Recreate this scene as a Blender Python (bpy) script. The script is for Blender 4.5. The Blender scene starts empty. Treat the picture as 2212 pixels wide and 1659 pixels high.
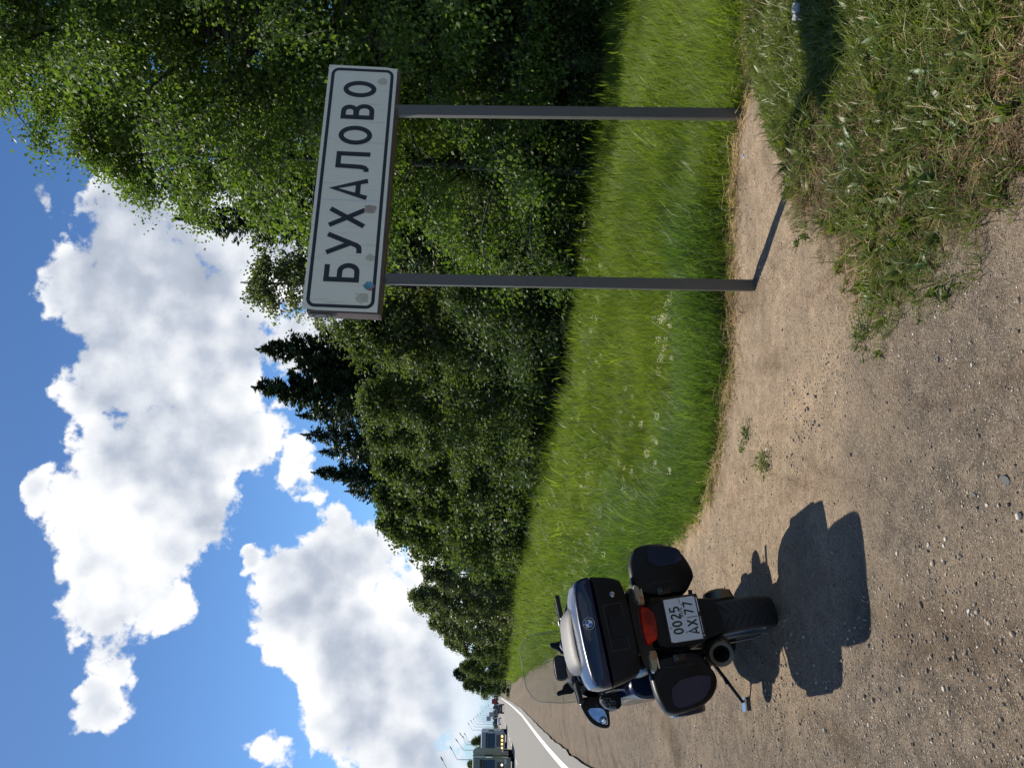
import bpy, bmesh, math, random
import numpy as np
from mathutils import Vector, Matrix
R = math.radians
C = bpy.context.scene
COL = C.collection

# ------------------------------------------------------------------ camera
F_PX, CAM_H = 1860.0, 1.7
p_, r_ = R(0.66), R(0.8)
fw = Vector((0, math.cos(p_), -math.sin(p_)))
up0 = Vector((0, math.sin(p_), math.cos(p_)))
ri0 = Vector((1, 0, 0))
ri = ri0 * math.cos(r_) + up0 * math.sin(r_)
up = up0 * math.cos(r_) - ri0 * math.sin(r_)
cam = bpy.data.cameras.new('camera')
cam.sensor_fit = 'HORIZONTAL'; cam.sensor_width = 36; cam.lens = 36 * F_PX / 2212
cam.clip_start = .05; cam.clip_end = 6000
co = bpy.data.objects.new('camera', cam); COL.objects.link(co)
X_, Y_, Z_ = -up, ri, -fw            # the phone was held on its side: image right is world down
co.matrix_world = Matrix(((X_.x, Y_.x, Z_.x, 0), (X_.y, Y_.y, Z_.y, 0), (X_.z, Y_.z, Z_.z, CAM_H), (0, 0, 0, 1)))
C.camera = co

# ------------------------------------------------------------------ light
SUN_AZ, SUN_EL = R(-36), R(56)       # azimuth from +Y, negative = left
sd = Vector((math.sin(SUN_AZ) * math.cos(SUN_EL), math.cos(SUN_AZ) * math.cos(SUN_EL), math.sin(SUN_EL)))
sl = bpy.data.lights.new('sun', 'SUN'); sl.energy = 5.0; sl.angle = R(.53); sl.color = (1, .93, .80)
so = bpy.data.objects.new('sun', sl); COL.objects.link(so)
so.rotation_euler = sd.to_track_quat('Z', 'Y').to_euler()
C.view_settings.view_transform = 'Standard'; C.view_settings.look = 'None'
C.view_settings.exposure = 0.3; C.view_settings.gamma = 1; C.view_settings.use_curve_mapping = False
C.render.engine = 'CYCLES'
C.cycles.transparent_max_bounces = 12; C.cycles.max_bounces = 5; C.cycles.diffuse_bounces = 2; C.cycles.glossy_bounces = 3; C.cycles.transmission_bounces = 4

# ------------------------------------------------------------------ node helper
class N:
    def __init__(s, nt): s.nt = nt
    def n(s, t, **k):
        x = s.nt.nodes.new(t)
        for a, b in k.items(): setattr(x, a, b)
        return x
    def put(s, sock, v):
        if hasattr(v, 'links'): s.nt.links.new(v, sock)
        else: sock.default_value = v
    def m(s, op, a, b=0.0, c=None, clamp=False):
        x = s.n('ShaderNodeMath', operation=op, use_clamp=clamp); s.put(x.inputs[0], a); s.put(x.inputs[1], b)
        if c is not None: s.put(x.inputs[2], c)
        return x.outputs[0]
    def v(s, op, a, b=(0, 0, 0)):
        x = s.n('ShaderNodeVectorMath', operation=op); s.put(x.inputs[0], a)
        if op == 'SCALE': s.put(x.inputs[3], b)
        else: s.put(x.inputs[1], b)
        return x.outputs['Value'] if op in ('DOT_PRODUCT', 'LENGTH') else x.outputs[0]
    def ss(s, x, a, b, lo=0., hi=1.):
        q = s.n('ShaderNodeMapRange', interpolation_type='SMOOTHSTEP'); s.put(q.inputs[0], x); s.put(q.inputs[1], a); s.put(q.inputs[2], b)
        s.put(q.inputs[3], lo); s.put(q.inputs[4], hi); return q.outputs[0]
    def noise(s, vec, scale, detail=4., rough=.5, dist=0., col=False, dim='3D'):
        q = s.n('ShaderNodeTexNoise', noise_dimensions=dim)
        if vec is not None: s.put(q.inputs['Vector'], vec)
        s.put(q.inputs['Scale'], scale); q.inputs['Detail'].default_value = detail; q.inputs['Roughness'].default_value = rough; q.inputs['Distortion'].default_value = dist
        return q.outputs['Color'] if col else q.outputs[0]
    def vor(s, vec, scale, feat='F1', out='Distance', rand=1.):
        q = s.n('ShaderNodeTexVoronoi', feature=feat)
        if vec is not None: s.put(q.inputs['Vector'], vec)
        s.put(q.inputs['Scale'], scale); s.put(q.inputs['Randomness'], rand); return q.outputs[out]
    def mix(s, f, a, b, blend='MIX'):
        q = s.n('ShaderNodeMix', data_type='RGBA', blend_type=blend); s.put(q.inputs[0], f)
        s.put(q.inputs[6], c4(a)); s.put(q.inputs[7], c4(b)); return q.outputs[2]
    def ramp(s, f, stops):
        q = s.n('ShaderNodeValToRGB'); e = q.color_ramp.elements
        while len(e) < len(stops): e.new(.5)
        for i, (p, c) in enumerate(stops): e[i].position = p; e[i].color = c4(c)
        s.put(q.inputs[0], f); return q.outputs[0]
    def attr(s, name, typ='GEOMETRY'):
        q = s.n('ShaderNodeAttribute', attribute_name=name, attribute_type=typ); return q.outputs['Fac']
    def coord(s, w='Object'): return s.n('ShaderNodeTexCoord').outputs[w]
def c4(v):
    if isinstance(v, (tuple, list)) and len(v) == 3: return (v[0], v[1], v[2], 1.0)
    return v
def mat(name):
    m = bpy.data.materials.new(name); m.use_nodes = True
    b = m.node_tree.nodes['Principled BSDF']; return m, N(m.node_tree), b
def simple(name, col, rough=.5, metal=0., spec=.5, var=.0, scale=20., bump=0., coat=0., coord='Object', emis=None):
    m, g, b = mat(name); v = g.coord(coord)
    nz = g.noise(v, scale, 5, .6)
    if var: g.put(b.inputs['Base Color'], g.mix(nz, tuple(max(0, c * (1 - var)) for c in col), tuple(min(1, c * (1 + var)) for c in col)))
    else: b.inputs['Base Color'].default_value = c4(col)
    g.put(b.inputs['Roughness'], g.m('ADD', g.m('MULTIPLY', nz, .16), max(0, rough - .08), clamp=True))
    b.inputs['Metallic'].default_value = metal; b.inputs['Specular IOR Level'].default_value = spec
    b.inputs['Coat Weight'].default_value = coat; b.inputs['Coat Roughness'].default_value = .04
    if bump:
        q = g.n('ShaderNodeBump'); q.inputs['Strength'].default_value = bump; q.inputs['Distance'].default_value = .002
        g.put(q.inputs['Height'], g.noise(v, scale * 8, 4, .6)); g.put(b.inputs['Normal'], q.outputs[0])
    if emis: b.inputs['Emission Color'].default_value = c4(emis[0]); b.inputs['Emission Strength'].default_value = emis[1]
    return m

# ------------------------------------------------------------------ sky with cumulus
W = bpy.data.worlds.new('World'); C.world = W; W.use_nodes = True
g = N(W.node_tree); W.node_tree.nodes.clear()
sky = g.n('ShaderNodeTexSky', sky_type='NISHITA'); sky.sun_disc = False
sky.sun_elevation = SUN_EL; sky.sun_rotation = SUN_AZ; sky.air_density = 1.0; sky.dust_density = .6; sky.ozone_density = 2.2
d = g.v('NORMALIZE', g.coord('Generated'))
sep = g.n('ShaderNodeSeparateXYZ'); g.put(sep.inputs[0], d); dz = sep.outputs[2]
n1 = g.noise(d, 6.0, 6, .60)
nb = g.vor(g.v('ADD', d, g.v('SCALE', g.noise(d, 22, 2, .6, col=True), .07)), 20.)
nfine = g.noise(d, 60., 3, .65)
nlow = g.noise(d, 5.0, 3, .55)
# cumulus banks: azimuth, elevation, angular radius
BL = [(9.8,21.8,.080),(7.2,19.8,.105),(5.0,23.2,.085),(2.2,20.8,.128),(-.8,23.6,.078),(-4.6,21.9,.105),(-3.0,18.4,.075),(-10.2,22.6,.078),(-8.5,20.3,.065),(-14.6,22.3,.060),(-17.9,22.7,.042),(-20.3,23.2,.034),(3.2,16.2,.075),(9.5,17.0,.085),
 (-14.3,11.4,.078),(-11.2,9.0,.066),(-12.9,13.4,.042),(-17.4,8.2,.070),(-8.6,10.8,.040),(-21.6,8.4,.074),(-19.9,5.0,.07),(-15.2,4.8,.06),(-10.5,4.5,.05),(-25,6,.085),
 (-5.4,13.8,.05),(-12.1,15.9,.028),(-6.8,27.9,.036),(11.9,27.8,.028),(-23.4,13.5,.035),(3,12,.07),(9,13,.07),
 (-48,14,.16),(-62,25,.12),(38,20,.14),(55,33,.13),(100,22,.16), (172,34,.24),(150,18,.16),(-120,20,.16),(178,35,.14)]  # unseen bank behind the camera is added for neutral fill light
dw = g.v('NORMALIZE', g.v('ADD', d, g.v('SCALE', g.v('SUBTRACT', g.noise(d, 9., 3, .6, col=True), (.5, .5, .5)), .11)))
field = None
for az, el, a in BL:
    az, el = R(az), R(el)
    c = Vector((math.sin(az) * math.cos(el), math.cos(az) * math.cos(el), math.sin(el)))
    # 1 - |d - c|^2 / a^2
    f = g.m('MULTIPLY_ADD', g.v('DOT_PRODUCT', dw, tuple(c)), 2 / a ** 2, 1 - 2 / a ** 2 - (.42 if a < .052 else 0))
    field = f if field is None else g.m('SMOOTH_MAX', field, f, .25)
field = g.m('MAXIMUM', field, -1.2)
field = g.m('MINIMUM', g.m('MULTIPLY', field, 1.45), 1.25)
puff = g.m('ADD', g.m('MULTIPLY', g.m('SUBTRACT', n1, .5), 3.4), g.m('MULTIPLY', g.m('SUBTRACT', .33, nb), 1.1))
dens = g.m('ADD', g.m('ADD', field, puff), g.m('MULTIPLY', g.m('SUBTRACT', nfine, .5), 1.3))
# thin low veil towards the horizon
lowband = g.ss(dz, .02, .12, 1., 0.)
dens = g.m('ADD', dens, g.m('MULTIPLY', lowband, .55))
mask = g.ss(dens, .0, .42)
# relief: the same field a little nearer the sun
off = g.v('ADD', d, tuple(sd * .02))
n1s = g.noise(off, 6.0, 3, .60)
relief = g.m('SUBTRACT', g.noise(d, 6.0, 3, .60), n1s)
thick = g.ss(g.m('ADD', field, g.m('MULTIPLY', g.m('SUBTRACT', nlow, .5), 3.6)), .35, 1.5)
shade = g.m('SUBTRACT', g.m('ADD', g.m('SUBTRACT', 1.0, g.m('MULTIPLY', thick, .50)), g.m('ADD', g.m('ADD', g.m('MULTIPLY', relief, 2.4), g.m('MULTIPLY', g.m('SUBTRACT', nfine, .5), .35)), g.m('MULTIPLY', g.m('SUBTRACT', .30, nb), .16))), .0, clamp=True)
ccol = g.ramp(shade, [(0., (.30, .345, .42)), (.35, (.43, .475, .56)), (.65, (.66, .69, .74)), (1., (.90, .90, .90))])
bright = g.v('MULTIPLY', sky.outputs[0], (.044, .068, .095))
zen = g.ss(dz, 0., .5, 1.18, .80)
bright = g.v('SCALE', bright, zen)
out = g.mix(mask, bright, ccol)
hz = g.ss(dz, 0., .09, .75, 0.)
out = g.mix(hz, out, (.46, .60, .74))
gnd = g.ss(dz, -.02, 0., 1., 0.)
out = g.mix(gnd, out, (.16, .19, .13))
bg = g.n('ShaderNodeBackground'); g.put(bg.inputs[0], out); bg.inputs[1].default_value = 1.0
wo = g.n('ShaderNodeOutputWorld'); g.put(wo.inputs[0], bg.outputs[0])

# ------------------------------------------------------------------ geometry helpers
def link(name, me, parent=None, kind=None, loc=None):
    o = bpy.data.objects.new(name, me); COL.objects.link(o)
    if parent is not None: o.parent = parent
    if kind: o['kind'] = kind
    if loc is not None: o.location = loc
    return o
def tag(o, label=None, cat=None, group=None, kind=None):
    if label: o['label'] = label
    if cat: o['category'] = cat
    if group: o['group'] = group
    if kind: o['kind'] = kind
    return o
def empty(name, loc=(0, 0, 0), rz=0., label=None, cat=None, group=None):
    o = bpy.data.objects.new(name, None); COL.objects.link(o); o.location = loc; o.rotation_euler = (0, 0, rz); o.empty_display_size = .2
    return tag(o, label, cat, group)
def children(o): return [c for c in bpy.data.objects if c.parent is o]
def copy_tree(o, parent=None):
    c = o.copy(); COL.objects.link(c); c.parent = parent
    for ch in children(o):
        copy_tree(ch, c)
    return c
def mesh(name, verts, faces, m=None, smooth=False, angle=None):
    me = bpy.data.meshes.new(name); me.from_pydata([tuple(v) for v in verts], [], faces); me.validate(); me.update()
    if m is not None:
        for q in (m if isinstance(m, list) else [m]): me.materials.append(q)
    if smooth:
        me.polygons.foreach_set('use_smooth', [True] * len(me.polygons))
        if angle: me.set_sharp_from_angle(angle=R(angle))
    return me
def npmesh(name, V, Fq, m=None, attrs=None, mi=None):
    """V (n,3), Fq (k,4) or (k,3) int"""
    me = bpy.data.meshes.new(name); V = np.asarray(V, np.float32); Fq = np.asarray(Fq, np.int32)
    k, w = Fq.shape
    me.vertices.add(len(V)); me.vertices.foreach_set('co', V.ravel())
    me.loops.add(k * w); me.loops.foreach_set('vertex_index', Fq.ravel())
    me.polygons.add(k); me.polygons.foreach_set('loop_start', np.arange(0, k * w, w, dtype=np.int32))
    try: me.polygons.foreach_set('loop_total', np.full(k, w, np.int32))
    except Exception: pass
    for q in (m if isinstance(m, list) else [m]):
        if q: me.materials.append(q)
    if mi is not None: me.polygons.foreach_set('material_index', np.asarray(mi, np.int32))
    me.update(calc_edges=True)
    for an, dom, arr in (attrs or []):
        a = me.attributes.new(an, 'FLOAT', dom); a.data.foreach_set('value', np.asarray(arr, np.float32))
    return me
class MB:
    """collects shapes for ONE mesh"""
    def __init__(s): s.v = []; s.f = []; s.mi = []; s.cur = 0; s.T = None
    def add(s, vs, fs):
        n = len(s.v)
        for v in vs:
            v = Vector(v); s.v.append(s.T @ v if s.T else v)
        for f in fs: s.f.append([i + n for i in f]); s.mi.append(s.cur)
    def box(s, x0, x1, y0, y1, z0, z1):
        s.add([(x, y, z) for x in (x0, x1) for y in (y0, y1) for z in (z0, z1)],
              [(0, 1, 3, 2), (4, 6, 7, 5), (0, 4, 5, 1), (2, 3, 7, 6), (0, 2, 6, 4), (1, 5, 7, 3)])
    def loft(s, secs, cap=True, closed=False):
        n = len(secs[0]); vs = [p for q in secs for p in q]; fs = []
        m = len(secs)
        for i in range(m if closed else m - 1):
            for j in range(n):
                a, b = i * n + j, i * n + (j + 1) % n; c_, d_ = ((i + 1) % m) * n + (j + 1) % n, ((i + 1) % m) * n + j
                fs.append((a, b, c_, d_))
        if cap and not closed:
            fs.append(tuple(range(n - 1, -1, -1))); fs.append(tuple((m - 1) * n + j for j in range(n)))
        s.add(vs, fs)
    def tube(s, pts, rad, n=8):
        pts = [Vector(p) for p in pts]; rad = rad if isinstance(rad, (list, tuple)) else [rad] * len(pts)
        secs = []; ref = None
        for i, p in enumerate(pts):
            t = (pts[min(i + 1, len(pts) - 1)] - pts[max(i - 1, 0)]).normalized()
            if ref is None: ref = Vector((0, 0, 1)) if abs(t.z) < .9 else Vector((1, 0, 0))
            a = t.cross(ref).normalized(); b = t.cross(a).normalized(); ref = -b if False else ref
            secs.append([p + (a * math.cos(k * 2 * math.pi / n) + b * math.sin(k * 2 * math.pi / n)) * rad[i] for k in range(n)])
        s.loft(secs)
    def lathe(s, prof, origin, axis, n=24, cap=False):
        """prof: list of (radius, along)"""
        axis = Vector(axis).normalized(); o = Vector(origin)
        ref = Vector((0, 0, 1)) if abs(axis.z) < .9 else Vector((1, 0, 0))
        a = axis.cross(ref).normalized(); b = axis.cross(a)
        s.loft([[o + axis * h + (a * math.cos(k * 2 * math.pi / n) + b * math.sin(k * 2 * math.pi / n)) * r for k in range(n)] for r, h in prof], cap=cap)
    def build(s, name, m, parent=None, smooth=True, angle=35, bevel=0., seg=2, kind=None):
        me = mesh(name, s.v, s.f, m)
        if isinstance(m, list): me.polygons.foreach_set('material_index', s.mi)
        bm = bmesh.new(); bm.from_mesh(me)
        bmesh.ops.remove_doubles(bm, verts=bm.verts, dist=1e-5)
        bmesh.ops.recalc_face_normals(bm, faces=bm.faces)
        if bevel:
            es = [e for e in bm.edges if len(e.link_faces) == 2 and e.calc_face_angle(0) > R(30)]
            bmesh.ops.bevel(bm, geom=es, offset=bevel, segments=seg, profile=.6, affect='EDGES', clamp_overlap=True)
        bm.to_mesh(me); bm.free()
        if smooth:
            me.polygons.foreach_set('use_smooth', [True] * len(me.polygons)); me.set_sharp_from_angle(angle=R(angle))
        return link(name, me, parent, kind)
def resample(pts, n, smooth=2):
    """closed 2-D outline -> n evenly spaced points with rounded corners"""
    P = np.array(pts, float)
    for _ in range(smooth):
        Q = np.roll(P, -1, 0); P = np.stack([P * .75 + Q * .25, P * .25 + Q * .75], 1).reshape(-1, 2)
    Q = np.vstack([P, P[:1]]); L = np.r_[0, np.cumsum(np.linalg.norm(np.diff(Q, axis=0), axis=1))]
    s = np.linspace(0, L[-1], n, endpoint=False)
    return np.stack([np.interp(s, L, Q[:, 0]), np.interp(s, L, Q[:, 1])], 1)
def loft_y(mb, out, stations, n=40, smooth=2, shear=None):
    """out: closed (x,z) outline; stations: (y, scale_x, scale_z, dx, dz)"""
    P = resample(out, n, smooth); c = P.mean(0); secs = []
    for y, sx, sz, dx, dz_ in stations:
        secs.append([(c[0] + (p[0] - c[0]) * sx + dx, y, c[1] + (p[1] - c[1]) * sz + dz_) for p in P])
    mb.loft(secs)
rs = np.random.RandomState
def vnoise(x, y, seed=0):
    r = rs(seed); T = r.rand(256, 256)
    xi = np.floor(x).astype(int); yi = np.floor(y).astype(int); fx = x - xi; fy = y - yi
    fx = fx * fx * (3 - 2 * fx); fy = fy * fy * (3 - 2 * fy)
    a = T[xi & 255, yi & 255]; b = T[(xi + 1) & 255, yi & 255]; c_ = T[xi & 255, (yi + 1) & 255]; d_ = T[(xi + 1) & 255, (yi + 1) & 255]
    return (a * (1 - fx) + b * fx) * (1 - fy) + (c_ * (1 - fx) + d_ * fx) * fy
def fbm(x, y, sc, octv=4, seed=0):
    s_ = 0; a = 1; t = 0
    for o in range(octv): s_ = s_ + a * vnoise(x * sc * 2 ** o + 17 * o, y * sc * 2 ** o + 31 * o, seed + o); t += a; a *= .5
    return s_ / t - .5
def sm(a, b, x):
    t = np.clip((x - a) / (b - a), 0, 1); return t * t * (3 - 2 * t)

# ------------------------------------------------------------------ terrain
EDGE = [(-720, 1900), (-252, 700), (-168, 477), (-101, 285), (-57.8, 164), (-30.1, 87), (-17.24, 51.5), (-8.44, 26.63), (-3.6, 13.7), (-1.38, 7.89), (-.96, 7.02), (-.44, 6.61), (.12, 6.37), (.95, 6.35), (1.83, 6.33), (1.93, 6.2), (2.01, 6.0), (2.69, 5.96), (30, 0), (400, -80)]
EX = np.array([e[0] for e in EDGE]); EY = np.array([e[1] for e in EDGE])
PAT = [(-60, 20), (-5, 2), (1, .9), (2.6, .63), (2.8, .55), (3.02, .46), (3.17, .42), (3.45, .38), (3.73, .24), (4.01, .22), (4.12, .36), (4.48, .58), (4.99, .91), (5.08, 1.09), (5.17, 1.22), (5.36, 1.47), (5.76, 1.93), (5.85, 2.3), (5.95, 3), (6, 400), (3000, 4000)]
PY = np.array([e[0] for e in PAT]); PX = np.array([e[1] for e in PAT])
WL = [(7, -26), (-2, 1.4), (-9.15, 20.57), (-13.39, 32.54), (-21.44, 55.7), (-39.55, 106.5), (-64.4, 175.6), (-85.2, 233.7), (-109.5, 301.2), (-250, 690), (-720, 1990)]
_wx = np.array([e[0] for e in WL], float); _wy = np.array([e[1] for e in WL], float)
WY = np.r_[np.arange(-26, 60, 1.), np.arange(60, 420, 4.), np.arange(420, 1990, 40.)]      # smooth curve through the surveyed points
_res = np.interp(WY, _wy, _wx + .3643 * _wy)
for _ in range(40): _res[1:-1] = (_res[:-2] + 2 * _res[1:-1] + _res[2:]) / 4
WX = _res - .3643 * WY
def vsd(x, y):    # >0 inside the grass verge
    sl = np.where(x < -1.4, .38, np.where(x < -.3, .75, 1.)); return (y - np.interp(x, EX, EY)) * sl
def psd(x, y): return (x - np.interp(y, PY, PX)) * .8
def wsd(x, y): return -(x - np.interp(y, WY, WX)) * .937    # >0 left of the white line
def gz(x, y, fine=True):
    x = np.asarray(x, float); y = np.asarray(y, float)
    s = vsd(x, y)
    z = 1.2 * sm(60, 400, y) - .3 * sm(.0, 1.9, s)
    w = wsd(x, y); onroad = sm(-.9, -.35, w) * (1 - sm(10.5, 12, w))
    z = z - .05 * onroad - .5 * sm(13, 18, w)
    if fine:
        near = 1 - sm(8, 30, np.hypot(x, y))
        rough = fbm(x, y, .6, 3, 3) * .06 + fbm(x, y, 3.0, 4, 9) * .022 * (1 + 1.6 * sm(0, .3, psd(x, y)) * (1 - sm(0, .1, s)))
        ruts = fbm(x * .937 + y * .35, (y * .937 - x * .35) * .22, 2.2, 3, 21) * .03
        z = z + (rough + ruts) * (near + .15) * (1 - onroad) + fbm(x, y, .15, 2, 5) * .15 * sm(1.5, 4, s)
        z = z + .035 * sm(0, .5, psd(x, y)) * (1 - sm(-.1, .1, s))
    return z
def axis(lo, hi, step, far, growth):
    a = list(np.arange(lo, hi, step)); s = step
    while a[-1] < far: s *= growth; a.append(a[-1] + s)
    s = step; b = []
    x = lo
    while x > -far: s *= growth; x -= s; b.append(x)
    return np.array(b[::-1] + a)
xs = axis(-5, 3.6, .035, 2500, 1.09); ys = axis(1.6, 9.5, .035, 3200, 1.075)
GX, GY = np.meshgrid(xs, ys); GZ = gz(GX, GY)
V = np.stack([GX, GY, GZ], -1).reshape(-1, 3); nx, ny = len(xs), len(ys)
idx = np.arange(nx * ny).reshape(ny, nx)
Fq = np.stack([idx[:-1, :-1], idx[:-1, 1:], idx[1:, 1:], idx[1:, :-1]], -1).reshape(-1, 4)
m_ground, g, b = mat('ground')
co_ = g.coord('Object')
ver = g.attr('verge'); pat = g.attr('patch'); coarse = g.attr('coarse')
na = g.noise(co_, 2.2, 5, .6); nb_ = g.noise(co_, 11., 6, .65); nc = g.noise(co_, 60., 5, .7); nd = g.noise(co_, 260., 3, .6)
sand = g.mix(g.ss(na, .3, .7), (.32, .245, .165), (.46, .345, .235))
sand = g.mix(g.ss(nb_, .38, .66, 0, .55), sand, (.20, .145, .10))
grav = g.mix(g.ss(nb_, .3, .7), (.10, .08, .06), (.235, .185, .135))
base = g.mix(g.ss(g.m('ADD', coarse, g.m('MULTIPLY', g.m('SUBTRACT', na, .5), .9)), .3, .75), sand, grav)
vs = g.vor(co_, 95., 'F1', 'Color'); vd = g.vor(co_, 95., 'F1')
sepv = g.n('ShaderNodeSeparateColor'); g.put(sepv.inputs[0], vs)
stone = g.ss(vd, .30, .46, 1., 0.); pick = g.ss(sepv.outputs[0], .42, .46)
vs2 = g.vor(co_, 230., 'F1', 'Color'); vd2 = g.vor(co_, 230., 'F1'); sepw = g.n('ShaderNodeSeparateColor'); g.put(sepw.inputs[0], vs2)
st2 = g.m('MULTIPLY', g.ss(vd2, .3, .5, 1., 0.), g.ss(sepw.outputs[0], .35, .4)); scol2 = g.ramp(sepw.outputs[1], [(0, (.05, .045, .04)), (.4, (.16, .13, .11)), (.75, (.36, .30, .24)), (1, (.62, .56, .48))])
scol = g.ramp(sepv.outputs[1], [(0, (.06, .06, .065)), (.45, (.17, .15, .135)), (.8, (.30, .26, .22)), (1, (.5, .45, .39))])
base = g.mix(g.m('MULTIPLY', g.m('MULTIPLY', stone, pick), g.m('ADD', .40, g.m('MULTIPLY', coarse, .6))), base, scol)
base = g.mix(g.m('MULTIPLY', st2, g.m('ADD', .62, g.m('MULTIPLY', coarse, .35))), base, scol2)
base = g.mix(g.ss(nc, .38, .66, .0, .62), base, g.v('SCALE', base, .55))
base = g.mix(g.ss(nd, .3, .75, 0, .3), base, g.v('SCALE', base, 1.5))
sx_ = g.n('ShaderNodeSeparateXYZ'); g.put(sx_.inputs[0], co_)
lane = g.m('ADD', g.m('ADD', g.m('MULTIPLY', sx_.outputs[0], .93), g.m('MULTIPLY', sx_.outputs[1], .36)), g.m('MULTIPLY', g.noise(co_, .5, 2), .5))
rut = g.m('MULTIPLY', g.ss(g.m('SINE', g.m('MULTIPLY', lane, 4.2)), .35, .95), g.ss(g.noise(co_, 1.3, 4, .6), .38, .6))
base = g.mix(g.m('MULTIPLY', rut, .34), base, g.v('MULTIPLY', base, (1.45, 1.38, 1.3)))
trk = g.noise(g.v('MULTIPLY', g.v('ADD', co_, (0, 0, 0)), (1.6, .35, 1.)), 1.5, 4, .65)
base = g.mix(g.ss(trk, .50, .68, 0, .62), base, g.v('MULTIPLY', base, (.50, .44, .38)))
soil = g.mix(g.ss(nb_, .35, .65), (.025, .018, .012), (.085, .06, .038))
soil = g.mix(g.ss(nc, .45, .7), soil, (.20, .155, .09))
lit = g.ss(g.m('ADD', pat, g.m('MULTIPLY', g.m('SUBTRACT', g.noise(co_, 7., 7, .7), .5), 1.5)), .25, .85)
base = g.mix(lit, base, soil)
gr = g.mix(g.ss(nb_, .3, .7), (.028, .055, .012), (.055, .085, .02))
gr = g.mix(g.ss(na, .35, .7, 0, .5), gr, (.085, .10, .03))
base = g.mix(g.ss(g.m('ADD', ver, g.m('MULTIPLY', g.m('SUBTRACT', nb_, .5), .4)), .35, .65), base, gr)
g.put(b.inputs['Base Color'], base); b.inputs['Roughness'].default_value = .95; b.inputs['Specular IOR Level'].default_value = .15
bp = g.n('ShaderNodeBump'); bp.inputs['Strength'].default_value = .8; bp.inputs['Distance'].default_value = .02
g.put(bp.inputs['Height'], g.m('ADD', g.m('ADD', nc, g.m('MULTIPLY', nd, .35)), g.m('MULTIPLY', g.m('MULTIPLY', stone, pick), .5))); g.put(b.inputs['Normal'], bp.outputs[0])
x_, y_ = V[:, 0], V[:, 1]
s_ = vsd(x_, y_)
cz = np.clip(sm(-.5, 1.0, -1.0 - x_ - .25 * (y_ - 3)) * .9 + fbm(x_, y_, .5, 4, 40) * 1.2 + .7 * (1 - sm(2.7, 5.2, y_)), 0, 1)
cz = np.maximum(cz, .85 * sm(9, 25, y_) * (s_ < 0))
gm = npmesh('ground', V, Fq, m_ground, [('verge', 'POINT', sm(-.08, .14, s_)), ('patch', 'POINT', sm(-.16, .42, psd(x_, y_)) * (s_ < .2)), ('coarse', 'POINT', cz)])
gm.polygons.foreach_set('use_smooth', [True] * len(gm.polygons))
go = link('ground', gm, kind='structure'); go['label'] = 'gravel shoulder, bare soil and grassy verge'

# road and markings
def strip(offs0, offs1, z, m, name, y0=-24, y1=1500, dash=None, zf=None, wob=0):
    Y = np.unique(np.r_[np.arange(y0, 60, 1.0), np.arange(60, 400, 6.), np.arange(400, y1, 40.)])
    Xc = np.interp(Y, WY, WX); tx = np.gradient(Xc, Y); nrm = np.stack([-np.ones_like(tx), tx], -1); nrm /= np.linalg.norm(nrm, axis=1)[:, None]
    zr = 1.2 * sm(60, 400, Y) + z
    jit = fbm(Y, Y * 0, 1.1, 3, 77) * wob
    A = np.stack([Xc + nrm[:, 0] * (offs0 + jit), Y + nrm[:, 1] * (offs0 + jit), zr], -1); B = np.stack([Xc + nrm[:, 0] * offs1, Y + nrm[:, 1] * offs1, zr], -1)
    V_ = np.concatenate([A, B]); n_ = len(Y); F_ = []
    for i in range(n_ - 1):
        if dash and int(Y[i] // dash[0]) % dash[1]: continue
        F_.append((i, i + 1, n_ + i + 1, n_ + i))
    return link(name, npmesh(name, V_, F_, m), kind='structure')
m_asph, g, b = mat('asphalt'); v = g.coord()
n_ = g.noise(v, 1.2, 5, .6); n2 = g.noise(v, 90, 4, .7)
g.put(b.inputs['Base Color'], g.mix(n2, g.mix(n_, (.115, .108, .10), (.155, .145, .135)), (.19, .18, .165))); b.inputs['Roughness'].default_value = .8
bp = g.n('ShaderNodeBump'); bp.inputs['Strength'].default_value = .4; bp.inputs['Distance'].default_value = .005; g.put(bp.inputs['Height'], n2); g.put(b.inputs['Normal'], bp.outputs[0])
m_white = simple('road_paint', (.66, .66, .62), .6, var=.22, scale=9)
strip(-.32, 8.8, .012, m_asph, 'road', wob=.12)
strip(.0, .17, .017, m_white, 'edge_line'); strip(8.15, 8.3, .017, m_white, 'edge_line')
strip(4.15, 4.27, .017, m_white, 'centre_line', dash=(4, 3))

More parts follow.
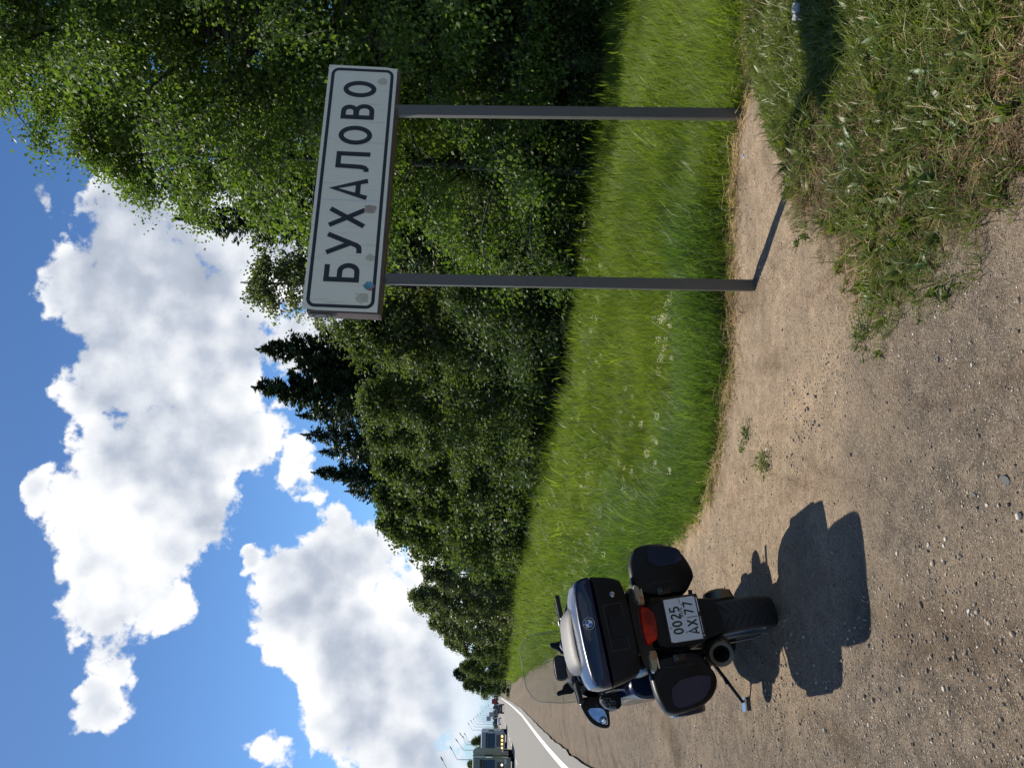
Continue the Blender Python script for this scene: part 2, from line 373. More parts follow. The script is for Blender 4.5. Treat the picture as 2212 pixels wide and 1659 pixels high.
# ------------------------------------------------------------------ scatter with geometry nodes
def scatter(name, variants, pts, rots, scl, which, mats, label, parent=None):
    """variants: list of (V, F quads, material index); one mesh holds the variants and the points"""
    Vs = []; Fs = []; mi = []; var = []; n0 = 0
    for k, (v_, f_, m_) in enumerate(variants):
        Vs.append(v_); Fs.append(np.asarray(f_) + n0); mi.append(np.full(len(f_), m_) if np.isscalar(m_) else m_); var.append(np.full(len(v_), k + 1)); n0 += len(v_)
    NP = len(pts); Vs.append(pts); var.append(np.zeros(NP))
    me = npmesh(name, np.concatenate(Vs), np.concatenate(Fs), mats, mi=np.concatenate(mi))
    nv = n0
    a = me.attributes.new('var', 'FLOAT', 'POINT'); a.data.foreach_set('value', np.concatenate(var).astype(np.float32))
    a = me.attributes.new('pv', 'FLOAT', 'POINT'); a.data.foreach_set('value', np.r_[np.zeros(nv), which + 1].astype(np.float32))
    a = me.attributes.new('rot', 'FLOAT_VECTOR', 'POINT'); a.data.foreach_set('vector', np.concatenate([np.zeros((nv, 3)), rots]).astype(np.float32).ravel())
    s3 = scl if scl.ndim == 2 else np.repeat(scl[:, None], 3, 1)
    a = me.attributes.new('scl', 'FLOAT_VECTOR', 'POINT'); a.data.foreach_set('vector', np.concatenate([np.ones((nv, 3)), s3]).astype(np.float32).ravel())
    o = link(name, me, parent, kind='stuff'); o['label'] = label
    ng = bpy.data.node_groups.new('scatter_' + name, 'GeometryNodeTree')
    ng.interface.new_socket('Geometry', in_out='INPUT', socket_type='NodeSocketGeometry'); ng.interface.new_socket('Geometry', in_out='OUTPUT', socket_type='NodeSocketGeometry')
    L = ng.links.new; nn = ng.nodes.new
    gi = nn('NodeGroupInput'); go_ = nn('NodeGroupOutput'); j = nn('GeometryNodeJoinGeometry')
    def named(nm, typ): q = nn('GeometryNodeInputNamedAttribute'); q.data_type = typ; q.inputs[0].default_value = nm; return q.outputs[0]
    def eq(sock, val):
        q = nn('FunctionNodeCompare'); q.data_type = 'FLOAT'; q.operation = 'EQUAL'; L(sock, q.inputs[0]); q.inputs[1].default_value = val; q.inputs[12].default_value = .1; return q.outputs[0]
    def sep(val):
        q = nn('GeometryNodeSeparateGeometry'); q.domain = 'POINT'; L(gi.outputs[0], q.inputs[0]); L(eq(named('var', 'FLOAT'), val), q.inputs[1]); return q.outputs[0]
    P = sep(0.)
    for k in range(len(variants)):
        q = nn('GeometryNodeInstanceOnPoints'); L(P, q.inputs['Points']); L(eq(named('pv', 'FLOAT'), k + 1.), q.inputs['Selection']); L(sep(k + 1.), q.inputs['Instance'])
        L(named('rot', 'FLOAT_VECTOR'), q.inputs['Rotation']); L(named('scl', 'FLOAT_VECTOR'), q.inputs['Scale']); L(q.outputs[0], j.inputs[0])
    L(j.outputs[0], go_.inputs[0])
    md = o.modifiers.new('scatter', 'NODES'); md.node_group = ng
    return o

# ------------------------------------------------------------------ foliage materials
def leafmat(name, dark, light, trans=.4, rough=.45, spec=.35, inst=False, yellow=None):
    m, g, b = mat(name)
    f = g.attr('tint')
    if inst:
        pos = g.n('ShaderNodeNewGeometry').outputs['Position']
        f = g.m('ADD', g.m('MULTIPLY', g.n('ShaderNodeObjectInfo').outputs['Random'], .38), g.m('ADD', g.ss(g.noise(pos, .7, 3, .6), .36, .64, 0., .38), g.ss(g.noise(pos, 5., 3, .6), .3, .7, 0., .24)))
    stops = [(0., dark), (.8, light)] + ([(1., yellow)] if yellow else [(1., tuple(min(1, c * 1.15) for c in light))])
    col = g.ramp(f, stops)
    g.put(b.inputs['Base Color'], col); b.inputs['Roughness'].default_value = rough; b.inputs['Specular IOR Level'].default_value = spec
    t = g.n('ShaderNodeBsdfTranslucent'); g.put(t.inputs[0], g.v('MULTIPLY', col, (1.5, 1.7, .75)))
    mx = g.n('ShaderNodeMixShader'); mx.inputs[0].default_value = trans
    g.put(mx.inputs[1], b.outputs[0]); g.put(mx.inputs[2], t.outputs[0]); g.put(g.nt.nodes['Material Output'].inputs[0], mx.outputs[0])
    return m
m_birch = leafmat('birch_leaf', (.048, .086, .013), (.145, .205, .040), .42, .55, .4)
m_willow = leafmat('willow_leaf', (.05, .075, .022), (.15, .17, .065), .35, .5, .5)
m_shrub = leafmat('shrub_leaf', (.030, .055, .016), (.095, .13, .048), .3, .6, .3)
m_decid = leafmat('broad_leaf', (.036, .062, .015), (.12, .155, .045), .35, .6, .3)
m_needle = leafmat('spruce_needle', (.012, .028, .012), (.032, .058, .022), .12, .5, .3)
m_grass = leafmat('grass_blade', (.050, .092, .010), (.205, .255, .036), .42, .5, .3, inst=True, yellow=(.29, .29, .08))
m_coarse = leafmat('coarse_blade', (.038, .085, .014), (.15, .22, .045), .38, .45, .3, inst=True)
m_weed = leafmat('weed_leaf', (.04, .07, .010), (.15, .18, .035), .38, .4, inst=True)
m_straw = leafmat('dry_straw', (.20, .13, .055), (.50, .36, .18), .25, .6, inst=True)
m_brownstraw = leafmat('dead_stalk', (.09, .06, .028), (.22, .15, .075), .2, .7, inst=True)
m_bark = simple('bark', (.09, .075, .06), .9, var=.5, scale=12, bump=1.)
m_birchbark, g, b = mat('birch_bark'); v = g.v('MULTIPLY', g.coord(), (1, 1, 6.))
g.put(b.inputs['Base Color'], g.mix(g.ss(g.noise(v, 3., 5, .6), .42, .52), (.11, .10, .085), (.025, .022, .018))); b.inputs['Roughness'].default_value = .8  # bark colour darkened to stand in for shade under the crowns

def quads(Cn, T, Nn, l, w, fold=None):
    """rhombus leaves: centres, long axis, normal -> verts, faces"""
    S = np.cross(T, Nn); S /= np.linalg.norm(S, axis=1)[:, None] + 1e-9
    l = np.asarray(l)[:, None]; w = np.asarray(w)[:, None]
    V_ = np.stack([Cn - T * l * .5, Cn + S * w * .5 - T * l * .08, Cn + T * l * .5, Cn - S * w * .5 - T * l * .08], 1).reshape(-1, 3)
    return V_, np.arange(len(V_)).reshape(-1, 4)
def unit(a): return a / (np.linalg.norm(a, axis=1)[:, None] + 1e-9)

def broadleaf(name, seed, H, base, prof, nl, sub, per, leaf, mleaf, mbark, droop=.3, spread=.22, trunk_r=.12, limb_r=.03, nested=True):
    """deciduous tree about the origin. prof(t): crown radius for t=0..1 between base and H"""
    r = rs(seed); tb = MB()
    bend = np.array([r.randn() * .25, r.randn() * .25])
    tz = np.linspace(0, H * .92, 9); tx = [np.array([bend[0] * math.sin(z / H * 2.6), bend[1] * math.sin(z / H * 2.1), z]) for z in tz]
    tb.tube(tx, [trunk_r * (1 - .93 * z / H) + .006 for z in tz], 8)
    cs = []; tint = []; axes = []
    for i in range(nl):
        t = ((i + r.rand()) / nl) ** .85; z0 = base * .55 + (H - base * .55) * t * .89
        az = i * 2.399 + r.randn() * .5; reach = prof(np.clip((z0 - base) / (H - base) + .12, 0, 1)) * r.uniform(.55, 1.12)
        rise = r.uniform(.15, .75) * reach * (1 - .3 * t)
        p0 = np.array([np.interp(z0, tz, [q[0] for q in tx]), np.interp(z0, tz, [q[1] for q in tx]), z0]); di = np.array([math.cos(az), math.sin(az), 0])
        P = [p0 + di * reach * s + np.array([0, 0, rise * s - droop * reach * s ** 3]) + np.array([r.randn(), r.randn(), r.randn()]) * .05 * s for s in np.linspace(0, 1, 5)]
        tb.tube(P, [limb_r * (1 - .85 * s) * (1.2 - .6 * t) for s in np.linspace(0, 1, 5)], 5)
        ltint = r.uniform(-.18, .18)
        for k in range(sub):
            s = r.uniform(.3, 1.02); a = np.array([np.interp(s, np.linspace(0, 1, 5), [q[c] for q in P]) for c in range(3)])
            dv = di + np.array([r.randn(), r.randn(), r.randn() * .5]) * .8; dv /= np.linalg.norm(dv)
            ln = r.uniform(.3, .75) * (.35 + .22 * reach); e = a + dv * ln + np.array([0, 0, -droop * ln * 1.3])
            if k % 2 == 0: tb.tube([a, (a + e) / 2 + np.array([0, 0, .06 * ln]), e], [limb_r * .22, limb_r * .16, limb_r * .08], 3)
            nn_ = int(per * r.uniform(.6, 1.4)); u = r.rand(nn_, 1) ** .8
            pc = a * (1 - u) + e * u + r.randn(nn_, 3) * spread * np.array([1, 1, .8]) * (.35 + .65 * u) * (.4 + .2 * ln)
            if droop > .35: pc[:, 2] -= r.rand(nn_) ** 2 * .5 * droop
            cs.append(pc); tint.append(np.clip(.5 + ltint + r.randn() * .1 + r.randn(nn_) * .17, 0, 1)); axes.append(np.repeat(dv[None], nn_, 0))
    cs = np.concatenate(cs); tint = np.concatenate(tint); axes = np.concatenate(axes); n_ = len(cs)
    T = unit(axes * .5 + r.randn(n_, 3) * .6 + np.array([0, 0, -.9 * (droop + .2)])); Nn = unit(r.randn(n_, 3) + np.array([0, 0, .7]) + axes * .5)
    sz = leaf * r.uniform(.65, 1.3, n_); V_, F_ = quads(cs, T, Nn, sz, sz * .72)
    return tb, npmesh(name, V_, F_, mleaf, [('tint', 'FACE', tint)]), n_
def spruce(name, seed, H, rad, leaf=.15, dens=1.0, base=.5):
    r = rs(seed); tb = MB(); tb.tube([(0, 0, 0), (0, 0, H * .5), (0, 0, H)], [.14, .08, .012], 8)
    cs = []; ax = []; tint = []; z = base
    while z < H - .12:
        t = (z - base) / (H - base); reach = rad * (1 - t) ** .78 * (1 - .25 * (1 - t) ** 4) + .08; nbr = int(6 + 7 * (1 - t))
        for i in range(nbr):
            az = r.rand() * 6.283; L_ = reach * r.uniform(.55, 1.12); di = np.array([math.cos(az), math.sin(az), 0]); sd_ = np.array([-di[1], di[0], 0]); zz_ = z + r.randn() * .07
            bz = lambda s: zz_ + L_ * (.10 * s - .30 * s * s + .30 * s ** 4 + .45 * t * s)
            m_ = max(8, int(L_ * 40 * dens)); s = r.rand(m_) ** .7
            lat = r.uniform(-1, 1, m_) * (.50 * L_ * s * (1.08 - s) + .06); sgn = np.sign(lat)
            p = di[None] * (L_ * s)[:, None] + sd_[None] * lat[:, None]; p[:, 2] = bz(s) - np.abs(lat) * .45 - r.rand(m_) ** 1.5 * .16
            cs.append(p); a_ = di[None] * .8 + sd_[None] * sgn[:, None] * .9 + r.randn(m_, 3) * .4; a_[:, 2] -= .35 - .4 * t
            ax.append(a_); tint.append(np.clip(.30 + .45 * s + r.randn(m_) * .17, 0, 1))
            if i % 2 == 0: tb.tube([(0, 0, zz_), tuple(di * L_ * .5 + np.array([0, 0, bz(.5)])), tuple(di * L_ * .97 + np.array([0, 0, bz(.97)]))], [.02 * (1 - t) + .006, .01, .004], 3)
        z += .15 + .05 * (1 - t)
    k_ = 26; cs.append(np.stack([r.randn(k_) * .02, r.randn(k_) * .02, H - .5 + r.rand(k_) * .6], 1)); ax.append(np.stack([r.randn(k_) * .5, r.randn(k_) * .5, np.ones(k_)], 1)); tint.append(np.full(k_, .6))
    cs = np.concatenate(cs); ax = unit(np.concatenate(ax)); n_ = len(cs); Nn = unit(r.randn(n_, 3) * .8 + np.array([0, 0, 1.]))
    sz = leaf * r.uniform(.7, 1.4, n_); V_, F_ = quads(cs, ax, Nn, sz * 1.5, sz * .5)
    return tb, npmesh(name, V_, F_, m_needle, [('tint', 'FACE', np.concatenate(tint))]), n_

NLEAF = 0
def plant_tree(kind, x, y, label, cat, group, made, scale=1., rz=0., mbark=None):
    """made: (trunk MB or mesh, crown mesh)"""
    t = empty(kind, (x, y, float(gz(x, y, False)) - .05), rz, label, cat, group); t.scale = (scale, scale, scale)
    tr, cr = made
    link('trunk', tr, t); link('crown', cr, t)
    return t
def proto(fn, *a, mbark=m_bark, **k):
    global NLEAF
    tb, cr, n_ = fn(*a, **k); NLEAF += n_
    me = mesh('trunk', tb.v, tb.f, mbark, smooth=True)
    return me, cr
egg = lambda r0, top=.25: (lambda t: r0 * (math.sin(math.pi * min(1, (t * .86 + .14)) ** .8) ** .7 * (1 - top * t) + .08))
def prof_birch(r0): return lambda t: r0 * (np.interp(t, [0, .25, .55, .8, 1], [.75, 1, .92, .6, .18]))

G_T = 'trees along the verge'
# big birches at the right
pb1 = proto(broadleaf, 'crown', 11, 16.5, 1.6, prof_birch(3.7), 92, 19, 56, .076, m_birch, m_birchbark, mbark=m_birchbark, droop=.42, spread=.5, trunk_r=.17, limb_r=.045)
pb2 = proto(broadleaf, 'crown', 12, 11.8, 1.4, prof_birch(3.0), 66, 17, 56, .076, m_birch, m_birchbark, mbark=m_birchbark, droop=.42, spread=.5, trunk_r=.11, limb_r=.035)
plant_tree('birch_tree', 6.0, 16.0, 'tall birch with bright green hanging leaves rising behind the right sign post', 'tree', G_T, pb1)
plant_tree('birch_tree', 4.35, 17.6, 'lower birch directly behind the middle of the white sign', 'tree', G_T, pb2, 1., .7)
plant_tree('birch_tree', 9.0, 17.5, 'birch reaching above the frame at the extreme right', 'tree', G_T, pb1, 1.05, 2.2)
plant_tree('birch_tree', 7.6, 21.0, 'birch deeper in the wood, seen through the two tallest birches', 'tree', G_T, pb1, 1.0, 4.0)
plant_tree('birch_tree', 10.8, 24.0, 'shaded birch furthest back on the right side', 'tree', G_T, pb1, .95, 5.1)
plant_tree('birch_tree', 7.4, 14.9, 'leafy birch nearest the right border, in front of the tallest trunk', 'tree', G_T, pb2, 1.08, 3.3)
# spruces
ps1 = proto(spruce, 'crown', 21, 12, 2.9, .16, 1.35); ps2 = proto(spruce, 'crown', 22, 11, 2.3); ps3 = proto(spruce, 'crown', 23, 10, 2.7)
def sp(x, y, lab, pr, H0, H, rz=0., wd=.9):
    t = plant_tree('spruce_tree', x, y, lab, 'tree', G_T, pr, H / H0, rz); k = H / H0; t.scale = (k * wd, k * wd, k)
sp(4.35, 23.5, 'dark spruce peeking out between the big birch and the pale willow', ps2, 11, 10.9, .3)
sp(1.3, 36, 'spruce with a narrow spiky tip beside the left end of the sign', ps1, 12, 12.2, 1., 1.0)
sp(-.3, 36.5, 'broad dark spruce, the tallest of those left of the sign', ps1, 12, 12.5, 2., 1.1)
sp(.55, 37.5, 'spruce squeezed between the spiky-tipped spruce and the tallest broad one', ps3, 10, 11.0, 2.6, 1.0)
sp(.2, 35.4, 'lower spruce standing in front of the tallest broad one', ps2, 11, 9.6, 4.6, 1.1)
sp(-1.5, 38, 'spruce just left of the tallest broad spruce, lower and thinner', ps2, 11, 11.0, 3.)
sp(-2.5, 40.5, 'spruce with ragged side branches, middle one of the row over the grass', ps3, 10, 11.3, 4.)
sp(-3.5, 43, 'slim spruce wedged between two ragged spruces', ps2, 11, 11.1, 5.)
sp(-4.7, 44.5, 'ragged spruce at the end of the spruce row before the broadleaved trees', ps1, 12, 11.7, 1.5)
sp(-6.1, 48, 'short spruce stepping down behind the last ragged spruce', ps3, 10, 10.6, .5)
sp(-8.6, 60, 'spruce standing behind the pale broadleaved pair above the motorcycle', ps1, 12, 10.2, 2.5)
sp(2.8, 31, 'spruce hidden behind the pale willow at the sign edge', ps1, 12, 8.5, 2.9)
sp(6.5, 27, 'spruce deep in the shade behind the big birches', ps1, 12, 12.5, 1.9)
sp(9.3, 29, 'spruce deep in the shade at the far right', ps3, 10, 13, .9)
# broadleaved
pw = proto(broadleaf, 'crown', 31, 10.8, .8, prof_birch(2.5), 52, 13, 42, .10, m_willow, m_bark, droop=.3, spread=.5, trunk_r=.12)
pd1 = proto(broadleaf, 'crown', 32, 7.6, .3, egg(2.4), 50, 13, 44, .11, m_decid, m_bark, droop=.2, spread=.5, trunk_r=.09)
pd2 = proto(broadleaf, 'crown', 33, 9.5, .3, egg(3.0), 50, 13, 36, .20, m_decid, m_bark, droop=.2, spread=.6, trunk_r=.1)
pwf = proto(broadleaf, 'crown', 36, 10.8, .6, prof_birch(2.7), 50, 13, 34, .19, m_willow, m_bark, droop=.35, spread=.6, trunk_r=.12)
pdk = proto(broadleaf, 'crown', 37, 9.5, .2, egg(3.4, .5), 50, 13, 34, .22, m_needle, m_bark, droop=.2, spread=.6, trunk_r=.12)
pbu = proto(broadleaf, 'crown', 34, 3.2, .05, egg(1.6, .1), 26, 11, 40, .08, m_shrub, m_bark, droop=.15, spread=.5, trunk_r=.03, limb_r=.015)
pbu2 = proto(broadleaf, 'crown', 35, 3.0, .05, egg(1.9, .1), 24, 11, 34, .15, m_shrub, m_bark, droop=.15, spread=.5, trunk_r=.03, limb_r=.015)
plant_tree('willow_tree', 3.0, 26, 'pale grey-green willow behind the left end of the sign', 'tree', G_T, pw)
plant_tree('broadleaf_tree', 1.55, 26.3, 'rounded pale green tree just left of the left sign post', 'tree', G_T, pd1, 1.0)
plant_tree('broadleaf_tree', -.35, 28.5, 'rounded light-topped tree in front of the broad dark spruce', 'tree', G_T, pd1, .98, 2.)
plant_tree('broadleaf_tree', -2.0, 33.5, 'mid green tree below the ragged spruces', 'tree', G_T, pd1, 1.05, 4.)
plant_tree('broadleaf_tree', -3.9, 39, 'broad tree filling the gap under the last two ragged spruces', 'tree', G_T, pd2, .9, 1.)
plant_tree('broadleaf_tree', -5.8, 44, 'leafy tree stepping down toward the motorcycle side', 'tree', G_T, pd2, .98, 3.)
plant_tree('broadleaf_tree', -7.6, 50, 'soft grey-green tree with a pointed crown left of the spruces', 'tree', G_T, pd2, 1.05, 5.)
plant_tree('broadleaf_tree', -9.0, 54.5, 'tree next to the soft pointed crown, about as tall', 'tree', G_T, pd2, 1.08, .4)
plant_tree('broadleaf_tree', -11.6, 62, 'sloping low tree before the gap in the tree line', 'tree', G_T, pd2, .9, 2.)
plant_tree('willow_tree', -15.6, 72, 'feathery willow right after the gap in the tree line', 'tree', G_T, pwf, .86, 2.)
plant_tree('willow_tree', -18.4, 75, 'feathery willow with a domed crown above the top case', 'tree', G_T, pwf, 1.0, 3.6)
plant_tree('willow_tree', -20.6, 79, 'willow leaning into the domed willow from the road side', 'tree', G_T, pwf, .98, 5.)
plant_tree('willow_tree', -23.4, 84, 'thin-stemmed tree closing the willow group towards the road', 'tree', G_T, pwf, .9, 1.)
plant_tree('broadleaf_tree', -27.5, 93, 'tree stepping down after the willows', 'tree', G_T, pd2, .9, 4.4)
plant_tree('broadleaf_tree', -37, 112, 'small tree between the willows and the lone rounded tree', 'tree', G_T, pd2, .8, 1.2)
plant_tree('broadleaf_tree', -42, 120, 'low tree touching the lone rounded tree', 'tree', G_T, pd2, .75, 3.2)
plant_tree('round_tree', -49, 146, 'dark rounded dense tree last in the line before the open horizon', 'tree', G_T, pdk, 1.08, .2)
plant_tree('spruce_tree', -46.6, 148, 'conifer tucked behind the last rounded one', 'tree', G_T, ps1, .66, 1.2)
G_B = 'bushes at the foot of the trees'
BU = [(5.3, 19.3, .75, 'low bush in deep shade between the two sign posts'), (4.4, 19.6, 1.02, 'glossy bush left of the gap between the posts'), (3.4, 20.4, 1.1, 'dense bush behind the left sign post'), (2.45, 22.3, 1.2, 'bush reaching up just left of the left post'),
      (1.4, 24.5, 1.1, 'bush under the rounded pale green tree'), (.3, 27.2, 1.05, 'bush under the light-topped tree'), (-1.0, 31, 1.15, 'grey-green bush at the middle of the tree line'), (-2.3, 34.2, 1.1, 'bush left of the grey-green bush, in front of the dark trunks'),
      (-3.6, 37.6, 1.1, 'bush below the ragged spruce row'), (-5.2, 43, 1.2, 'rough bush in front of the stepped broadleaved trees'), (-7.2, 49.5, 1.15, 'bush below the soft pointed crown'), (-9.8, 57, 1.2, 'light green bush under the gap in the tree line'),
      (-12.4, 66, 1.4, 'bright bush before the willow group'), (-15.2, 73, 1.3, 'bush at the foot of the feathery willow'), (-19, 83, 1.2, 'small bush left of the willow stems'), (-26, 97, 1.2, 'bush where the grass narrows'),
      (8.2, 16.6, .9, 'bush at the right edge of the grass'), (6.9, 17.5, .8, 'bush in the shade right of the right post'), (11.0, 16.5, 1.1, 'bush beyond the right border of the photo'), (-33, 110, 1.2, 'far bush near the end of the verge')]
for i, (x, y, s_, lab) in enumerate(BU):
    plant_tree('bush', x, y, lab, 'bush', G_B, pbu if y < 30 else pbu2, s_, i * 1.3)
# undergrowth inside the wood at the right
G_U = 'undergrowth inside the wood on the right'
for i, (x, y, s_, lab) in enumerate(((5.2, 21.0, .72, 'young tree in the shade behind the bush between the posts'), (6.6, 20.0, .78, 'young tree in the shade just right of the right post'), (8.3, 19.6, .8, 'young tree in the shade near the right border'), (10.2, 20.5, .85, 'young tree in the shade at the right border'),
      (3.9, 23.5, .8, 'young tree in the shade right of the left post'), (6.0, 15.9, .50, 'young tree at the very edge of the wood in front of the tallest birch trunk'), (7.3, 16.2, .55, 'young tree at the edge of the wood by the right border'), (4.7, 18.2, .5, 'young tree at the edge of the wood between the two posts'), (7.2, 24.5, 1.0, 'young tree deep in the wood behind the right post'), (9.6, 26, 1.1, 'young tree deep in the wood at the right'), (5.6, 26, 1.05, 'young tree deep in the wood between the posts'), (4.4, 29, 1.1, 'young tree deepest in the wood under the sign'))):
    plant_tree('young_tree', x, y, lab, 'tree', G_U, pd1, s_, i * 1.1)
# left of the road
G_L = 'trees on the far side of the road'
plant_tree('broadleaf_tree', -76, 172, 'dark tree behind the front truck', 'tree', G_L, pd2, .84, .5)
plant_tree('broadleaf_tree', -81, 176, 'dark tree cut by the left border behind the front truck', 'tree', G_L, pd2, .86, 1.5)
plant_tree('broadleaf_tree', -85.5, 205, 'dark tree above the second truck', 'tree', G_L, pd2, .86, 2.5)
plant_tree('broadleaf_tree', -89, 208, 'dark tree left of the one above the second truck', 'tree', G_L, pd2, .8, 2.9)
plant_tree('broadleaf_tree', -92, 226, 'dark tree between the two trucks and the pale van', 'tree', G_L, pd2, .55, 3.5)
plant_tree('broadleaf_tree', -113, 268, 'low tree beside the pale van', 'tree', G_L, pd2, .36, 4.5)
# far wood
r = rs(5); cs = []; tn = []
for i in range(700):
    y = r.uniform(1350, 2100); x = -.36 * y + r.uniform(-650, 600); h = r.uniform(4, 9.5) * (y / 1700); k_ = 40; w_ = h * .6
    zz = r.rand(k_); p = np.stack([x + r.randn(k_) * w_ * (1.05 - zz), y + r.randn(k_) * w_ * (1.05 - zz), 1 + zz * h], 1); cs.append(p); tn.append(np.clip(r.rand() * .5 + r.rand(k_) * .4, 0, 1))
cs = np.concatenate(cs); k_ = len(cs); V_, F_ = quads(cs, unit(r.randn(k_, 3)), unit(r.randn(k_, 3)), r.uniform(2.5, 5, k_), r.uniform(2.5, 5, k_))
m_far = leafmat('distant_wood', (.045, .075, .075), (.075, .11, .10), .2, .8, .2)  # haze is put into the colour: bluish leaves for distance
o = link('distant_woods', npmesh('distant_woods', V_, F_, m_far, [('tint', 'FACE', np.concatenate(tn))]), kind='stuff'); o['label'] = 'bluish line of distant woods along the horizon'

# ------------------------------------------------------------------ grass
def tuft(seed, n_, h, w, spread, lean=.5, flat=0., curl=1.0, seg=3):
    r = rs(seed); Vs = []; Fs = []; c = 0
    for i in range(n_):
        a = r.rand() * 6.283; b0 = np.array([math.cos(a), math.sin(a), 0]) * spread * math.sqrt(r.rand()); d_ = r.rand() * 6.283
        di = np.array([math.cos(d_), math.sin(d_), 0]); H_ = h * r.uniform(.55, 1.15); ln = lean * r.uniform(.3, 1.2); sd_ = np.array([-di[1], di[0], 0]) * w * r.uniform(.6, 1.3) * .5
        tw = r.uniform(-.5, .5)
        for s in np.linspace(0, 1, seg + 1):
            p = b0 + di * H_ * ln * s ** (1 + curl) + np.array([0, 0, H_ * (s - .35 * ln * s * s * s) * (1 - flat)])
            ww = (1 - s ** 2.2) * .97 + .03; sdr = sd_ * math.cos(tw * s) + di * w * .5 * math.sin(tw * s)
            Vs += [p - sdr * ww, p + sdr * ww]
        for k in range(seg): Fs.append((c + 2 * k, c + 2 * k + 1, c + 2 * k + 3, c + 2 * k + 2))
        c += 2 * (seg + 1)
    return np.array(Vs), np.array(Fs)
def straws(seed, n_, ln, w, spread, lift=.02):
    r = rs(seed); Vs = []; Fs = []; c = 0
    for i in range(n_):
        p0 = np.array([r.randn() * spread, r.randn() * spread, r.rand() * lift]); a = r.rand() * 6.283; L_ = ln * r.uniform(.4, 1.2); el = r.uniform(-.05, .35); bend = r.uniform(-.6, .6)
        q = [p0]
        for k in range(3): q.append(q[-1] + np.array([math.cos(a + bend * k * .5), math.sin(a + bend * k * .5), el - .25 * k * el * 2]) * L_ / 3)
        for k in range(4): sdr = np.array([-math.sin(a + bend * k * .5), math.cos(a + bend * k * .5), .3 * r.randn()]) * w * .5; Vs += [q[k] - sdr, q[k] + sdr]
        for k in range(3): Fs.append((c + 2 * k, c + 2 * k + 1, c + 2 * k + 3, c + 2 * k + 2))
        c += 8
    return np.array(Vs), np.array(Fs)
def seedhead(seed, h=.55):
    V1, F1 = tuft(seed, 3, h, .004, .03, .25, seg=3); r = rs(seed); Vs = list(V1); Fs = list(F1); mi = [0] * len(Fs)
    for k in range(3):
        t = (np.array(V1[k * 8 + 6]) + np.array(V1[k * 8 + 7])) / 2
        for a in (0., 1.57): n0 = len(Vs); d_ = np.array([math.cos(a), math.sin(a), 0]) * .007; Vs += [t - (0, 0, .03), t + d_ + (0, 0, .01), t + (0, 0, .055), t - d_ + (0, 0, .01)]; Fs.append(np.array([n0, n0 + 1, n0 + 2, n0 + 3])); mi.append(0)
    return np.array(Vs), np.array(Fs), np.array(mi)
def rnd_rot(r, n_, tilt=.12): return np.stack([r.randn(n_) * tilt, r.randn(n_) * tilt, r.rand(n_) * 6.283], 1)
r = rs(101)
def field(n_, x0, x1, y0, y1, cond, seed):
    q = rs(seed); x = q.uniform(x0, x1, n_); y = q.uniform(y0, y1, n_); k_ = cond(x, y, q); x, y = x[k_], y[k_]; return x, y
# verge, near band: tall coarse blades
P = []; WH = []; SC = []
x, y = field(90000, -6, 10, 5.9, 20.5, lambda x, y, q: (vsd(x, y) > .03) & (q.rand(len(x)) < np.clip(1.5 - (y - 6) / 11, .35, 1)) & (np.abs(x - .05 * y) < .49 * y + .8), 1)
sd0 = vsd(x, y); zone = fbm(x, y, .35, 3, 55)
cz_ = (sm(-3.5, -.5, x) * 0 + sm(1.6, .6, x) * sm(2.6, 1.4, sd0 + zone * 2)) ; qq = rs(3).rand(len(x))
wh = np.where(qq < cz_, rs(4).randint(0, 2, len(x)), 2 + rs(4).randint(0, 3, len(x)))
sc = rs(6).uniform(.7, 1.25, len(x)) * (.55 + .45 * sm(.0, .5, sd0)) * (1 + zone * 1.5)
sc = np.where(wh >= 2, sc * (.75 + .25 * sm(1.5, 4, sd0)), sc)
P.append((x, y)); WH.append(wh); SC.append(sc)
x, y = field(42000, -34, 6, 12, 90, lambda x, y, q: (vsd(x, y) > .1) & (vsd(x, y) < 14) & (q.rand(len(x)) < np.clip(1.4 - y / 60, .15, 1)) & (x > -.46 * y - 2) & (x < .5 * y), 2)
P.append((x, y)); WH.append(2 + rs(8).randint(0, 3, len(x))); SC.append(rs(9).uniform(.7, 1.6, len(x)) * (1 + y / 60) * (1 + 1.2 * fbm(x, y, .4, 3, 57)))
px = np.concatenate([q[0] for q in P]); py = np.concatenate([q[1] for q in P]); wh = np.concatenate(WH); sc = np.concatenate(SC)
NG = len(px)
var = [(*tuft(1, 16, .46, .0075, .09, .45), 1), (*tuft(2, 16, .50, .0075, .10, .6), 1), (*tuft(3, 20, .34, .0055, .12, .5), 0), (*tuft(4, 20, .40, .005, .13, .6), 0), (*tuft(5, 16, .26, .008, .13, 1.3), 0), (*tuft(6, 9, .30, .024, .10, 1.0), 0), (*tuft(7, 8, .24, .030, .10, 1.4), 1), seedhead(8), seedhead(9, .65)]
qm = rs(71).rand(NG); wh = np.where(qm < .09, 5, np.where(qm < .15, 6, np.where(qm < .162, 7, np.where(qm < .172, 8, wh))))
scatter('verge_grass', var, np.stack([px, py, gz(px, py) - .01], 1), rnd_rot(rs(7), NG), sc, wh, [m_grass, m_coarse, m_straw], 'tall green grass growing on the verge below the trees')
